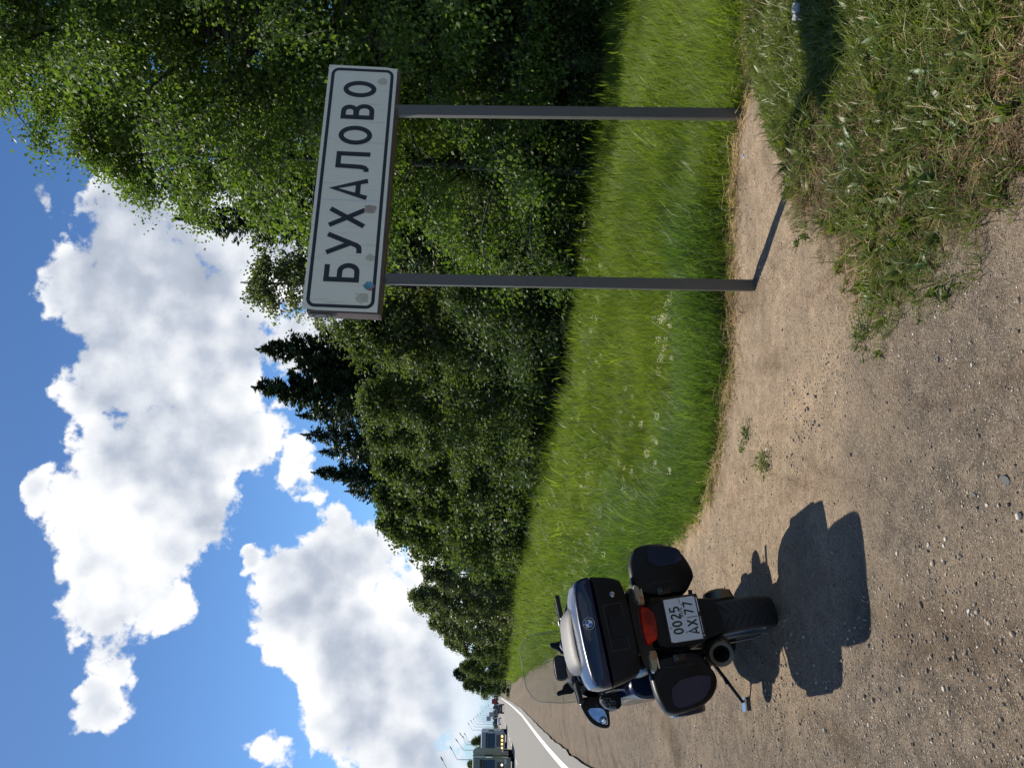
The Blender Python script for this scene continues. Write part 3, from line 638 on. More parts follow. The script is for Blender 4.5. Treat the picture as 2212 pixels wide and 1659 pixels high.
# dry fringe along the gravel edge
t_ = np.linspace(0, 1, 900); ex = rs(12).uniform(-8.5, 3.0, 1500); ey = np.interp(ex, EX, EY); off = rs(13).randn(1500) * .07 - .02
k_ = ey < 30; ex, ey, off = ex[k_], ey[k_], off[k_]
fx = ex + np.where(ex < -1.3, off, 0); fy = ey + np.where(ex < -1.3, 0, off)
var = [(*straws(1, 9, .16, .003, .04), 0), (*straws(2, 7, .22, .0028, .05), 0), (*tuft(9, 9, .10, .003, .04, .9), 1)]
scatter('dry_edge_straw', var, np.stack([fx, fy, gz(fx, fy) + .003], 1), rnd_rot(rs(14), len(fx)), rs(15).uniform(.5, 1.3, len(fx)), rs(16).choice(3, len(fx), p=[.42, .25, .33]), [m_straw, m_grass], 'dry straw fringe between gravel and grass')
# near patch
x, y = field(42000, -.3, 4.2, 1.7, 6.4, lambda x, y, q: (psd(x, y) + fbm(x, y, 2.2, 4, 60) * .9 > .0) & (vsd(x, y) < .4) & (x < .52 * y + .6) & (q.rand(len(x)) < .22 + sm(-.05, .28, psd(x, y) + fbm(x, y, 4, 2, 64) * .6)), 21)
pn = fbm(x, y, 1.1, 3, 61); pe = psd(x, y); q = rs(22).rand(len(x))
green = np.clip(.50 + pn * 1.9 - .25 * sm(.5, 1.3, pe) + .3 * sm(.35, .0, pe), .12, .9)
wh = np.where(q < green, rs(23).choice([0, 1, 2, 7], len(x), p=[.26, .18, .32, .24]), 3 + rs(23).choice(4, len(x), p=[.07, .22, .40, .31]))
keep = rs(26).rand(len(x)) < np.clip(.75 + pn * 1.3, .25, 1); x, y, wh, pe = x[keep], y[keep], wh[keep], pe[keep]
var = [(*tuft(11, 12, .11, .0042, .05, 1.1), 0), (*tuft(12, 10, .16, .0045, .05, 1.2), 0), (*tuft(13, 14, .075, .0035, .05, .9), 0),
       (*straws(11, 3, .15, .0022, .05, .03), 1), (*straws(12, 9, .075, .0019, .05, .03), 1), (*straws(13, 16, .07, .0024, .05, .02), 2), (*tuft(14, 12, .06, .0025, .05, 1.2), 2), (*tuft(15, 7, .085, .026, .02, 1.5), 0)]
scatter('roadside_patch_grass', var, np.stack([x, y, gz(x, y) - .003], 1), rnd_rot(rs(24), len(x), .2), rs(25).uniform(.6, 1.35, len(x)) * (.65 + .35 * sm(0, .3, pe)), wh, [m_weed, m_straw, m_brownstraw], 'mown mix of green blades and dry stalks beside the gravel')
# meadow flowers: stems with flat white umbels
def umbel(seed):
    r = rs(seed); Vs, Fs = tuft(seed, 1, .62, .006, .01, .15); Vs = list(Vs); Fs = list(Fs); mi = [0] * len(Fs); top = np.array(Vs[-1])
    for i in range(26):
        a = r.rand() * 6.283; q = top + np.array([math.cos(a) * .045 * math.sqrt(r.rand()), math.sin(a) * .045 * math.sqrt(r.rand()), r.uniform(-.03, .012)]); s = .0065 * r.uniform(.7, 1.3); n0 = len(Vs)
        Vs += [q + (-s, 0, 0), q + (0, -s, .004), q + (s, 0, 0), q + (0, s, .004)]; Fs.append(np.array([n0, n0 + 1, n0 + 2, n0 + 3])); mi.append(1)
    return np.array(Vs), np.array(Fs), np.array(mi)
m_petal = simple('petal', (.55, .55, .36), .7, var=.15)
cl = [(-.35, 8.3, .5, 10), (.4, 8.0, .25, 14), (-1.2, 10.5, .5, 22), (-2.0, 12.5, .6, 26), (-2.6, 14, .6, 20), (-3.5, 17, .8, 20), (1.2, 14.5, .4, 14), (3.6, 17.6, .5, 14), (.2, 17, .5, 16), (-4.5, 21, 1, 24), (-6.5, 27, 1.2, 24), (2.4, 16.5, .4, 12), (-1.5, 15.5, .7, 14), (.62, 7.6, .12, 8), (-3.0, 11.8, .25, 10)]
fx = []; fy = []
r = rs(31)
for a, b_, s, k_ in cl: fx.append(a + r.randn(k_) * s); fy.append(b_ + r.randn(k_) * s * 1.2)
fx = np.concatenate(fx); fy = np.concatenate(fy); k_ = vsd(fx, fy) > .25; fx, fy = fx[k_], fy[k_]
scatter('white_wildflowers', [umbel(1), umbel(2), umbel(3)], np.stack([fx, fy, gz(fx, fy)], 1), rnd_rot(rs(32), len(fx), .1), rs(33).uniform(.7, 1.1, len(fx)), rs(34).randint(0, 3, len(fx)), [m_grass, m_petal], 'cream-white umbels scattered through the verge grass')

# loose gravel
def pebble(seed, n_=0):
    bm = bmesh.new(); bmesh.ops.create_icosphere(bm, subdivisions=1 if n_ else 1, radius=1); r = rs(seed)
    for v in bm.verts: v.co = Vector((v.co.x * 1.0, v.co.y * .75, v.co.z * .5)) * r.uniform(.75, 1.15)
    V_ = np.array([v.co[:] for v in bm.verts]); F_ = np.array([[f.verts[0].index, f.verts[1].index, f.verts[2].index, f.verts[2].index] for f in bm.faces]); bm.free()
    return V_, F_
def scatter_tri(name, vs_, *a): return scatter(name, vs_, *a)
m_peb, g, b = mat('pebble'); rn = g.n('ShaderNodeObjectInfo').outputs['Random']
g.put(b.inputs['Base Color'], g.mix(g.ss(g.noise(g.coord(), 1.5, 4), .3, .7, 0, .5), g.ramp(rn, [(0, (.06, .055, .05)), (.2, (.17, .145, .12)), (.5, (.33, .265, .195)), (.8, (.48, .39, .29)), (1, (.72, .64, .52))]), (.2, .17, .14))); b.inputs['Roughness'].default_value = .85
def peb3(seed):
    V_, F_ = pebble(seed); return V_, F_[:, :3]
HOT = [(-.1, 4.75, .22), (.12, 4.4, .15), (-.4, 4.97, .2), (-.05, 5.1, .12), (.75, 5.6, .12), (-.9, 3.2, .5), (-1.4, 4.0, .4), (-1.9, 5.2, .5)]
def hot(x, y): return sum(np.exp(-((x - a) ** 2 + (y - b_) ** 2) / c_ ** 2) for a, b_, c_ in HOT) * .8
x, y = field(150000, -6, 3, 2.2, 11, lambda x, y, q: (vsd(x, y) < -.02) & (psd(x, y) < .1) & (x > -.5 * y - .2) & (q.rand(len(x)) < np.clip(.25 + hot(x, y) + 1.6 * fbm(x, y, .8, 4, 70) + .5 * sm(0, 1.4, -.6 - x) + .3 * sm(3.6, 2.6, y), .06, 1) * np.clip(1.4 - y / 12, .3, 1)), 41)
q = rs(42); size = (1 + .5 * np.clip(hot(x, y), 0, 1)) * np.clip(.0030 * np.exp(q.randn(len(x)) * .5), .0018, .012) * (1 + .5 * (q.rand(len(x)) < .012) * 2)
s3 = size[:, None] * q.uniform(.7, 1.3, (len(x), 3))
scatter('loose_gravel', [(*peb3(1), 0), (*peb3(2), 0), (*peb3(3), 0), (*peb3(4), 0)], np.stack([x, y, gz(x, y) + size * .25], 1), np.stack([q.randn(len(x)) * .3, q.randn(len(x)) * .3, q.rand(len(x)) * 6.28], 1), s3, q.randint(0, 4, len(x)), [m_peb], 'small loose stones on the gravel shoulder')

# ------------------------------------------------------------------ stroke lettering
def arc(cx, cy, rx, ry, a0, a1, n=12): return [(cx + rx * math.cos(R(a0 + (a1 - a0) * i / n)), cy + ry * math.sin(R(a0 + (a1 - a0) * i / n))) for i in range(n + 1)]
# glyphs in a box of height 1; (width, strokes)
def O_(w): return (w, [arc(w / 2, .5, w / 2 - .075, .425, 0, 360, 28)])
GL = {
 'Б': (.62, [[(.075, 0), (.075, 1)], [(0, .925), (.56, .925)], [(.075, .56), (.34, .56)] + arc(.34, .3175, .205, .2425, 90, -90, 12)[1:] + [(.075, .075)]]),
 'У': (.68, [[(.05, 1.0), (.36, .36)], [(.63, 1.0), (.36, .30)] + [(.31, .17), (.25, .095), (.17, .075), (.06, .075)]]),
 'Х': (.68, [[(.06, 0), (.62, 1.0)], [(.62, 0), (.06, 1.0)]]),
 'А': (.74, [[(.06, 0), (.37, .98), (.68, 0)], [(.17, .27), (.57, .27)]]),
 'Л': (.70, [[(.0, .08), (.08, .085), (.14, .14), (.17, .26), (.19, .925), (.625, .925), (.625, 0)]]),
 'О': O_(.66),
 'В': (.62, [[(.075, 0), (.075, 1)], [(.075, .925), (.32, .925)] + arc(.32, .74, .17, .185, 90, -90, 10)[1:] + [(.075, .555)], [(.075, .53), (.34, .53)] + arc(.34, .3, .2, .225, 90, -90, 10)[1:] + [(.075, .075)]]),
 '0': (.56, [arc(.28, .5, .205, .425, 0, 360, 28)]),
 '2': (.56, [arc(.28, .72, .19, .205, 165, 0, 10) + [(.44, .58), (.1, .1)], [(.04, .07), (.52, .07)]]),
 '5': (.56, [[(.49, .93), (.13, .93), (.10, .53)] + arc(.26, .32, .215, .245, 120, -140, 14)]),
 '7': (.54, [[(.04, .93), (.49, .93), (.2, 0)]]),
 'R': (.6, [[(.08, 0), (.08, 1)], [(.08, .92), (.32, .92)] + arc(.32, .72, .18, .2, 90, -90, 8)[1:] + [(.08, .52)], [(.32, .5), (.54, 0)]]),
 'U': (.6, [[(.08, 1), (.08, .33)] + arc(.3, .33, .22, .25, 180, 360, 10) + [(.52, 1)]]),
 'S': (.56, [arc(.28, .71, .19, .21, 20, 250, 10) + arc(.28, .28, .2, .22, 70, -160, 10)]),
 'M': (.74, [[(.08, 0), (.08, .97), (.37, .3), (.66, .97), (.66, 0)]]),
 'W': (.8, [[(.05, 1), (.22, .04), (.4, .8), (.58, .04), (.75, 1)]]),
 'B': None, '|': (.2, [[(.1, 0), (.1, 1)]]), '-': (.3, [[(.05, .45), (.25, .45)]]),
}
GL['V'] = (.68, [[(.05, 1), (.34, .03), (.63, 1)]]); GL['L'] = (.5, [[(.08, 1), (.08, .07), (.48, .07)]]); GL['O'] = O_(.66)
GL['B'] = GL['В']; GL['A'] = GL['А']; GL['X'] = GL['Х']
lift_n = [0]
def stroke(mb, pts, w, place):
    """thick polyline; place(x, y, lift) -> 3-D point"""
    closed = len(pts) > 3 and math.dist(pts[0], pts[-1]) < 1e-6
    P_ = [Vector(p).to_2d() for p in (pts[:-1] if closed else pts)]; n = len(P_); A_ = []; B_ = []
    for i, p in enumerate(P_):
        a = P_[(i - 1) % n] if (closed or i) else None; c = P_[(i + 1) % n] if (closed or i < n - 1) else None
        d1 = (p - a).normalized() if a is not None else None; d2 = (c - p).normalized() if c is not None else None
        if d1 is None: d1 = d2
        if d2 is None: d2 = d1
        n1_ = Vector((-d1.y, d1.x)); n2_ = Vector((-d2.y, d2.x)); m_ = (n1_ + n2_)
        m_ = m_.normalized() if m_.length > 1e-3 else n1_
        k = min(1 / max(m_.dot(n1_), .35), 1.9); A_.append(p + m_ * w / 2 * k); B_.append(p - m_ * w / 2 * k)
    lift_n[0] = (lift_n[0] + 1) % 5; lf = lift_n[0] * .00018
    vs_ = [place(q.x, q.y, lf) for q in A_] + [place(q.x, q.y, lf) for q in B_]
    fs_ = [(i, (i + 1) % n, n + (i + 1) % n, n + i) for i in range(n if closed else n - 1)]
    mb.add(vs_, fs_)
def text_strokes(mb, txt, x, y, h, w, place, gap=.2, sx=1.0, widths=None):
    for i, ch in enumerate(txt):
        if ch == ' ': x += .35 * h; continue
        gw, st = GL[ch]
        for s in st:
            if len(s) == 0: continue
            stroke(mb, [(x + p[0] * h * sx, y + p[1] * h) for p in s], w, place)
        x += (gw * sx + gap) * h
    return x

# ------------------------------------------------------------------ town sign
m_post = simple('galvanised_steel', (.12, .115, .10), .55, metal=.35, var=.25, scale=5, bump=.3)
m_frame = simple('sign_frame_steel', (.13, .10, .085), .7, metal=.2, var=.5, scale=8, bump=.4)
m_black = simple('sign_black', (.012, .014, .018), .5)
m_rust = simple('rusty_steel', (.12, .06, .035), .85, var=.6, scale=14, bump=.5)
m_panel, g, b = mat('sign_white'); v = g.coord()
n_ = g.noise(v, 3, 5, .6)
run = g.ss(g.noise(g.v('MULTIPLY', v, (9., 9., .9)), 4., 4, .6), .56, .72, 0, .28)
face = g.mix(g.noise(v, 160, 2, .5), g.mix(n_, (.74, .73, .57), (.84, .83, .66)), (.88, .87, .72))
g.put(b.inputs['Base Color'], g.mix(run, face, (.42, .38, .28))); b.inputs['Roughness'].default_value = .4
sign = empty('town_sign', (.682, 5.78, 0), 0, 'white town name sign with black Cyrillic letters on two grey steel posts', 'road sign', None)
SO = Vector((.682, 5.78, 0))
# panel corners (world)
BLc, TLc, TRc, BRc = Vector((.457, 5.700, 2.531)), Vector((.474, 5.69, 3.029)), Vector((2.304, 6.30, 2.991)), Vector((2.303, 6.31, 2.498))
ux = ((BRc + TRc) - (BLc + TLc)).normalized(); uz0 = ((TLc + TRc) - (BLc + BRc)); uz = (uz0 - ux * uz0.dot(ux)).normalized(); un = ux.cross(uz).normalized()
if un.y > 0: un = -un
cen = (BLc + TLc + TRc + BRc) / 4; SWd = ((BRc - BLc).length + (TRc - TLc).length) / 2; SHt = ((TLc - BLc).length + (TRc - BRc).length) / 2
def sp_(x, y, l=0.): return cen + ux * (x - SWd / 2) + uz * (y - SHt / 2) + un * l - SO
mb = MB(); mb.loft([[sp_(a, b_, l) for a, b_ in resample([(0, 0), (SWd, 0), (SWd, SHt), (0, SHt)], 48, 0)] for l in (-.0025, 0.)])
panel = mb.build('sign_panel', m_panel, sign, smooth=False)
# black border: rounded rectangle ribbon
def rrect(x0, y0, x1, y1, r, n=7):
    return arc(x1 - r, y1 - r, r, r, 0, 90, n) + arc(x0 + r, y1 - r, r, r, 90, 180, n) + arc(x0 + r, y0 + r, r, r, 180, 270, n) + arc(x1 - r, y0 + r, r, r, 270, 360, n)
mb = MB(); rr_ = rrect(.034, .034, SWd - .034, SHt - .034, .045); stroke(mb, rr_ + [rr_[0]], .023, lambda x, y, l: sp_(x, y, .0012)); mb.build('border_line', m_black, panel, smooth=False)
# letters; left edge and right edge of each letter as fractions of the panel width
LP = [('Б', .108, .180), ('У', .212, .296), ('Х', .318, .398), ('А', .432, .515), ('Л', .545, .626), ('О', .656, .737), ('В', .766, .831), ('О', .862, .932)]
for ch, a, b_ in LP:
    mb = MB(); gw, st = GL[ch]; h_ = .43 * SHt + .024
    x0 = a * SWd; sxx = (b_ - a) * SWd / gw; y0 = SHt * .280
    for s in st:
        stroke(mb, [(x0 + p[0] * sxx, y0 + p[1] * h_) for p in s], .035, lambda x, y, l: sp_(x, y, .0014 + l))
    mb.build('letter', m_black, panel, smooth=False)
# folded box frame behind the panel
mb = MB(); mb.loft([[sp_(a, b_, l) for a, b_ in [(-.012, .0 - .012), (SWd - .01, -.012), (SWd - .01, SHt - .03), (-.012, SHt - .03)]] for l in (-.105, -.004)])
fr = mb.build('back_frame', m_frame, sign, smooth=False, bevel=.004)
mb = MB(); mb.loft([[sp_(a, b_, l) for a, b_ in [(-.014, -.022), (SWd, -.022), (SWd, -.014), (-.014, -.014)]] for l in (-.108, -.004)]); mb.build('lower_rail', m_frame, sign, smooth=False, bevel=.002)
mb = MB(); mb.loft([[sp_(x, y, l) for y, l in ((SHt * .62, -.02), (SHt * .92, -.02), (SHt * .92, -.075), (SHt * .62, -.075))] for x in (-.022, -.013)]); br = mb.build('side_bracket', m_post, sign, smooth=False, bevel=.002)
for q in (.68, .86):
    mb = MB(); mb.lathe([(.0, .006), (.008, .005), (.010, 0)], sp_(-.022, SHt * q, -.045), -ux, 10); mb.build('bolt', m_rust, br)
for (bx, by, tx, ty, tz) in ((.682, 5.73, .70, 5.855, 2.60), (1.943, 6.085, 1.965, 6.265, 2.58)):
    z0 = float(gz(bx, by)) - .05; mb = MB(); hw = .037
    cxy = lambda x, y: [(x - hw, y - hw), (x + hw, y - hw), (x + hw, y + hw), (x - hw, y + hw)]
    by_ = by + hw
    mb.loft([[(a - SO.x, b_ - SO.y, z) for a, b_ in cxy(x, y)] for x, y, z in ((bx, by_, z0), (tx, ty, tz + .30))])
    mb.build('post', m_post, sign, bevel=.007, smooth=True)
# flat marks on the panel
def blot(name, cx, cy, rx, ry, m, seed, lift=.0008, n=22, sq=False):
    r = rs(seed); P_ = []
    for i in range(n):
        a = i * 2 * math.pi / n; c_, s_2 = math.cos(a), math.sin(a)
        if sq: k = 1 / max(abs(c_), abs(s_2)); c_, s_2 = c_ * k, s_2 * k
        j = 1 + r.randn() * .13; P_.append(sp_(cx * SWd + c_ * rx * j, cy * SHt + s_2 * ry * j, lift))
    link(name, mesh(name, P_, [tuple(range(n))], m), panel)
m_st1 = simple('glue_stain', (.58, .55, .42), .6, var=.3, scale=30); m_st2 = simple('glue_stain_dark', (.42, .35, .27), .7, var=.6, scale=90)
m_stb = simple('sticker_blue', (.10, .30, .38), .4, var=.9, scale=30); m_str = simple('sticker_red', (.45, .06, .05), .5, var=.5, scale=40)
blot('glue_stain', .935, .20, .030, .036, m_st1, 1); blot('glue_stain', .052, .22, .035, .042, m_st1, 2, sq=True); blot('glue_stain', .205, .155, .026, .034, m_st1, 3)
blot('glue_stain', .395, .215, .030, .038, m_st2, 4, .0020, sq=True); blot('sticker_remnant', .095, .125, .031, .030, m_str, 5, .0018); blot('sticker_remnant', .099, .145, .027, .034, m_stb, 6, .0026, sq=False)
r = rs(8)
mb = MB()
for i in range(26):
    a = sp_((.25 + r.randn() * .014) * SWd, (.155 + r.randn() * .035) * SHt, .0015); mb.add([a, a + ux * .006 * r.rand() + uz * .002, a + ux * .004 + uz * .007 * r.rand()], [(0, 1, 2)])
mb.build('paint_fleck', m_black, panel, smooth=False, kind='stuff')
mb = MB(); mb.add([sp_(.425 * SWd, .07 * SHt, .0009), sp_(.4285 * SWd, .07 * SHt, .0009), sp_(.4285 * SWd, .93 * SHt, .0009), sp_(.425 * SWd, .93 * SHt, .0009)], [(0, 1, 2, 3)]); mb.build('film_seam', simple('film_seam', (.68, .72, .68), .4), panel, smooth=False)

# ------------------------------------------------------------------ motorcycle
TH, LEAN = R(23), R(10.6)
bz_ = float(gz(-1.39, 5.31))
bike = empty('motorcycle', (-1.39, 5.31, 0.002), 0, 'dark blue touring motorcycle with hard cases leaning on its side stand on the gravel', 'motorcycle')
_f = Vector((-math.sin(TH), math.cos(TH), 0)); _r = Vector((math.cos(TH), math.sin(TH), 0)); _z = Vector((0, 0, 1))
bx_ = _r * math.cos(LEAN) + _z * math.sin(LEAN); bzv = _z * math.cos(LEAN) - _r * math.sin(LEAN)
bike.rotation_euler = Matrix(((bx_.x, _f.x, bzv.x), (bx_.y, _f.y, bzv.y), (bx_.z, _f.z, bzv.z))).to_euler()
m_blue, g, b = mat('dark_blue_paint')
b.inputs['Base Color'].default_value = (.006, .018, .055, 1); b.inputs['Roughness'].default_value = .3; b.inputs['Specular IOR Level'].default_value = .2; b.inputs['Metallic'].default_value = .0; b.inputs['Coat Weight'].default_value = .45; b.inputs['Coat Roughness'].default_value = .03
g.put(b.inputs['Base Color'], g.mix(g.noise(g.coord(), 400, 2), (.002, .007, .026), (.005, .016, .052)))
m_plas, g, b = mat('black_plastic'); v = g.coord()
dust = g.ss(g.noise(v, 7., 6, .7), .48, .75, 0, .6); g.put(b.inputs['Base Color'], g.mix(g.m('MULTIPLY', dust, g.ss(g.noise(v, 90., 3, .6), .4, .6)), (.004, .0042, .005), (.028, .025, .021)))
g.put(b.inputs['Roughness'], g.m('ADD', .42, g.m('MULTIPLY', dust, .4))); b.inputs['Specular IOR Level'].default_value = .22
bp = g.n('ShaderNodeBump'); bp.inputs['Strength'].default_value = .15; bp.inputs['Distance'].default_value = .001; g.put(bp.inputs['Height'], g.noise(v, 500, 2)); g.put(b.inputs['Normal'], bp.outputs[0])
m_gloss = simple('gloss_black', (.004, .0045, .006), .25, spec=.3, coat=.25)
m_seat = simple('seat_vinyl', (.018, .018, .019), .6, var=.3, scale=40, bump=.4)
m_padm = simple('pad_vinyl', (.10, .097, .102), .55, var=.2, scale=50, bump=.3)
m_rub = simple('rubber', (.018, .018, .018), .8, var=.3, scale=30)
m_tyre, g, b = mat('tyre_rubber'); v = g.coord(); b.inputs['Roughness'].default_value = .75
q = g.n('ShaderNodeSeparateXYZ'); g.put(q.inputs[0], v)
b.inputs['Base Color'].default_value = (.022, .021, .021, 1); g.put(b.inputs['Base Color'], g.mix(g.noise(v, 30, 4), (.016, .015, .015), (.035, .032, .029)))
m_steel = simple('dull_steel', (.10, .095, .08), .42, metal=.85, var=.3, scale=12)
m_chrome = simple('bright_metal', (.55, .56, .57), .18, metal=1.)
m_alu = simple('rim_alloy', (.22, .225, .23), .4, metal=.7, var=.2)
m_mirror = simple('mirror_glass', (.75, .8, .82), .02, metal=1.)
m_red, g, b = mat('red_lens'); b.inputs['Base Color'].default_value = (.42, .006, .004, 1); b.inputs['Roughness'].default_value = .12; b.inputs['Transmission Weight'].default_value = .15
g.put(b.inputs['Base Color'], g.mix(g.ss(g.noise(g.coord(), 9, 3), .35, .65), (.16, .004, .004), (.55, .015, .006)))
m_amber, g, b = mat('clear_lens'); v = g.coord(); q = g.n('ShaderNodeTexWave', wave_type='BANDS', bands_direction='X'); g.put(q.inputs[0], v); q.inputs['Scale'].default_value = 42.
g.put(b.inputs['Base Color'], g.mix(q.outputs['Fac'], (.12, .09, .045), (.42, .36, .24))); b.inputs['Roughness'].default_value = .15; b.inputs['Coat Weight'].default_value = .6
m_lensor = simple('amber_bulb', (.30, .13, .05), .2, coat=.5)
m_plate = simple('plate_white', (.55, .57, .58), .4, var=.08, scale=8)
m_ink = simple('plate_ink', (.012, .012, .014), .5)
m_glass, g, b = mat('windscreen')
tr = g.n('ShaderNodeBsdfTransparent'); tr.inputs[0].default_value = (.92, .94, .93, 1); gl = g.n('ShaderNodeBsdfGlossy'); gl.inputs['Roughness'].default_value = .03; gl.inputs[0].default_value = (1, 1, 1, 1)
df = g.n('ShaderNodeBsdfDiffuse'); df.inputs[0].default_value = (.5, .55, .55, 1)
fr_ = g.n('ShaderNodeFresnel'); fr_.inputs[0].default_value = 1.35; mx = g.n('ShaderNodeMixShader'); g.put(mx.inputs[0], fr_.outputs[0]); g.put(mx.inputs[1], tr.outputs[0]); g.put(mx.inputs[2], gl.outputs[0])
mx2 = g.n('ShaderNodeMixShader'); g.put(mx2.inputs[0], g.ss(g.noise(g.coord(), 14, 5), .3, .8, .01, .05)); g.put(mx2.inputs[1], mx.outputs[0]); g.put(mx2.inputs[2], df.outputs[0]); g.put(g.nt.nodes['Material Output'].inputs[0], mx2.outputs[0])
m_blank = simple('badge_white', (.62, .64, .66), .3); m_bblue = simple('badge_blue', (.02, .10, .36), .3)
m_fabric = simple('nylon_cover', (.014, .015, .017), .5, var=.5, scale=30, bump=1.)

# wheels
def wheel(y, rad, hw, x=0.):
    w = empty('wheel', (x, y, rad), 0); w.parent = bike
    mb = MB(); prof = [(rad - .085, -hw * .72), (rad - .06, -hw * .95), (rad - .03, -hw)] + [(rad - .03 + .03 * math.cos(R(a)) ** .8 if abs(a) < 90 else rad - .03, hw * math.sin(R(a))) for a in (-60, -40, -20, 0, 20, 40, 60)] + [(rad - .03, hw), (rad - .06, hw * .95), (rad - .085, hw * .72)]
    mb.lathe(prof, (0, 0, 0), (1, 0, 0), 72); ty = mb.build('tyre', m_tyre, w, angle=50)
    # tread grooves as shallow dark ridges set into the tread
    mb = MB()
    for i in range(44):
        a0 = i * 2 * math.pi / 44
        for sgn in (-1, 1):
            pts = []
            for s in np.linspace(0, 1, 5):
                th_ = a0 + sgn * .0 + s * .16; lat = sgn * hw * (.12 + .72 * s); k = math.asin(min(.98, abs(lat) / hw)); rr = rad - .03 + .03 * math.cos(k) ** .8 + .0006
                pts.append((lat, math.sin(th_) * rr, math.cos(th_) * rr))
            mb.tube(pts, .0022, 4)
    mb.build('tread_groove', m_ink, w)
    mb = MB(); mb.lathe([(rad - .075, -hw * .74), (rad - .082, -hw * .92), (rad - .09, -hw * .78), (rad - .12, -hw * .35), (rad - .12, hw * .35), (rad - .09, hw * .78), (rad - .075, hw * .74)], (0, 0, 0), (1, 0, 0), 64)
    for i in range(5):
        a = i * 2 * math.pi / 5
        mb.tube([(0, math.sin(a) * .04, math.cos(a) * .04), (-hw * .25, math.sin(a) * (rad - .11), math.cos(a) * (rad - .11))], [.022, .016], 8)
    mb.lathe([(.0, -.05), (.05, -.05), (.055, .05), (0, .05)], (0, 0, 0), (1, 0, 0), 24)
    mb.build('rim', m_alu, w)
    return w
rear = wheel(0., .317, .092); front = wheel(1.485, .305, .062)
rear.name = 'rear_wheel'; front.name = 'front_wheel'; front.rotation_euler = (0, 0, R(20))
mb = MB(); mb.lathe([(.205, -.115), (.24, -.118), (.243, -.112), (.205, -.108)], (0, 0, 0), (1, 0, 0), 48); mb.T = None; o = mb.build('rim_lip', m_alu, rear)
mb = MB(); mb.lathe([(0, .19), (.05, .195), (.085, .18), (.10, .13), (.085, .09)], (0, 0, .317), (1, 0, 0), 28); mb.tube([(.12, 0, .317), (.13, .25, .33), (.12, .5, .36)], [.055, .05, .05], 14); mb.build('final_drive', m_steel, bike)
# engine block, belly, centre stand mass that closes the view under the bike
mb = MB(); loft_y(mb, [(-.18, .14), (.18, .14), (.22, .32), (.19, .55), (-.19, .55), (-.22, .32)], [(.38, .8, .9, 0, 0), (.45, 1, 1, 0, 0), (1.0, 1, 1, 0, 0), (1.12, .8, .85, 0, 0)], 28); mb.build('engine', m_plas, bike)
for s in (-1, 1):
    mb = MB(); mb.lathe([(.0, .36), (.06, .355), (.085, .33), (.09, .22), (.085, .1)], (0, .92, .42), (s, 0, .12), 18); mb.build('cylinder_head', m_steel, bike)
# exhaust
mb = MB(); mb.lathe([(.0, .30), (.040, .30), (.040, .02), (.048, .0), (.066, -.004), (.074, .012), (.077, .05), (.077, .30), (.060, .36), (.035, .40)], (-.205, -.44, .50), (.28, .94, -.14), 36); mb.build('exhaust_silencer', m_steel, bike)
mb = MB(); mb.tube([(-.10, -.05, .45), (.0, .2, .36), (-.05, .5, .24), (-.08, .8, .22)], .025, 10); mb.build('exhaust_pipe', m_steel, bike)
mb = MB(); mb.tube([(-.19, -.36, .575), (-.215, -.30, .60), (-.22, -.2, .60)], .012, 6); mb.build('exhaust_bracket', m_chrome, bike)
# mudguard & plate carrier
mb = MB(); loft_y(mb, [(-.10, .44), (.10, .44), (.115, .52), (.13, .60), (-.13, .60), (-.115, .52)], [(-.44, .92, .9, 0, 0), (-.40, 1, 1, 0, 0), (-.25, 1, 1, 0, .03), (-.1, .9, .8, 0, .07)], 28, 1); mb.build('mudguard', m_plas, bike)
mb = MB(); loft_y(mb, [(-.128, .565), (.128, .565), (.138, .60), (.130, .80), (.10, .86), (-.10, .86), (-.130, .80), (-.138, .60)], [(-.505, .97, .97, 0, 0), (-.49, 1, 1, 0, 0), (-.40, 1, 1, 0, .01), (-.3, .9, .9, 0, .03)], 36, 1); mb.build('plate_carrier', m_plas, bike)
mb = MB(); loft_y(mb, [(-.118, .578), (.133, .568), (.142, .775), (-.112, .785)], [(-.514, 1, 1, 0, 0), (-.507, 1.01, 1.01, 0, 0)], 36, 0); mb.build('plate_frame', m_gloss, bike)
mb = MB(); mb.loft([[(a, y, b_) for a, b_ in resample([(-.111, .597), (.123, .589), (.128, .766), (-.106, .775)], 40, 0)] for y in (-.5155, -.518)]); pl = mb.build('licence_plate', m_plate, bike, smooth=False)
pu = Vector((.128 + .106, 0, .766 - .775)).normalized(); pv = Vector((-.106 + .111, 0, .775 - .597)).normalized(); po = Vector((-.111, -.5184, .597))
ppl = lambda x, y, l: po + pu * x + pv * y + Vector((0, -1, 0)) * (l + .0003)
mb = MB(); PW, PH = .234, .178
text_strokes(mb, '0025', .040, .098, .058, .0098, ppl, gap=.12, sx=1.0); text_strokes(mb, 'AX', .028, .014, .056, .0092, ppl, gap=.10, sx=.95)
text_strokes(mb, '77', .136, .022, .052, .009, ppl, gap=.18, sx=1.1); text_strokes(mb, 'RUS', .128, .082, .020, .0034, ppl, gap=.22, sx=1.2)
stroke(mb, [(.122, .004), (.122, .066)], .0035, ppl); stroke(mb, [(.205, .090), (.230, .090)], .0035, ppl)
for sx_, sy_ in ((.078, .165), (.045, .083), (.196, .080)):
    q = arc(sx_, sy_, .004, .004, 0, 360, 10); stroke(mb, q, .0022, ppl)
mb.build('plate_characters', m_ink, pl, smooth=False)
mb = MB(); stroke(mb, [(.03, -.009), (.12, -.009)], .003, lambda x, y, l: ppl(x, y, l - .003)); stroke(mb, [(.145, -.009), (.225, -.009)], .005, lambda x, y, l: ppl(x, y, l - .003)); stroke(mb, arc(.016, -.010, .004, .004, 0, 360, 10), .002, lambda x, y, l: ppl(x, y, l - .003)); mb.build('frame_print', m_plate, pl, smooth=False)
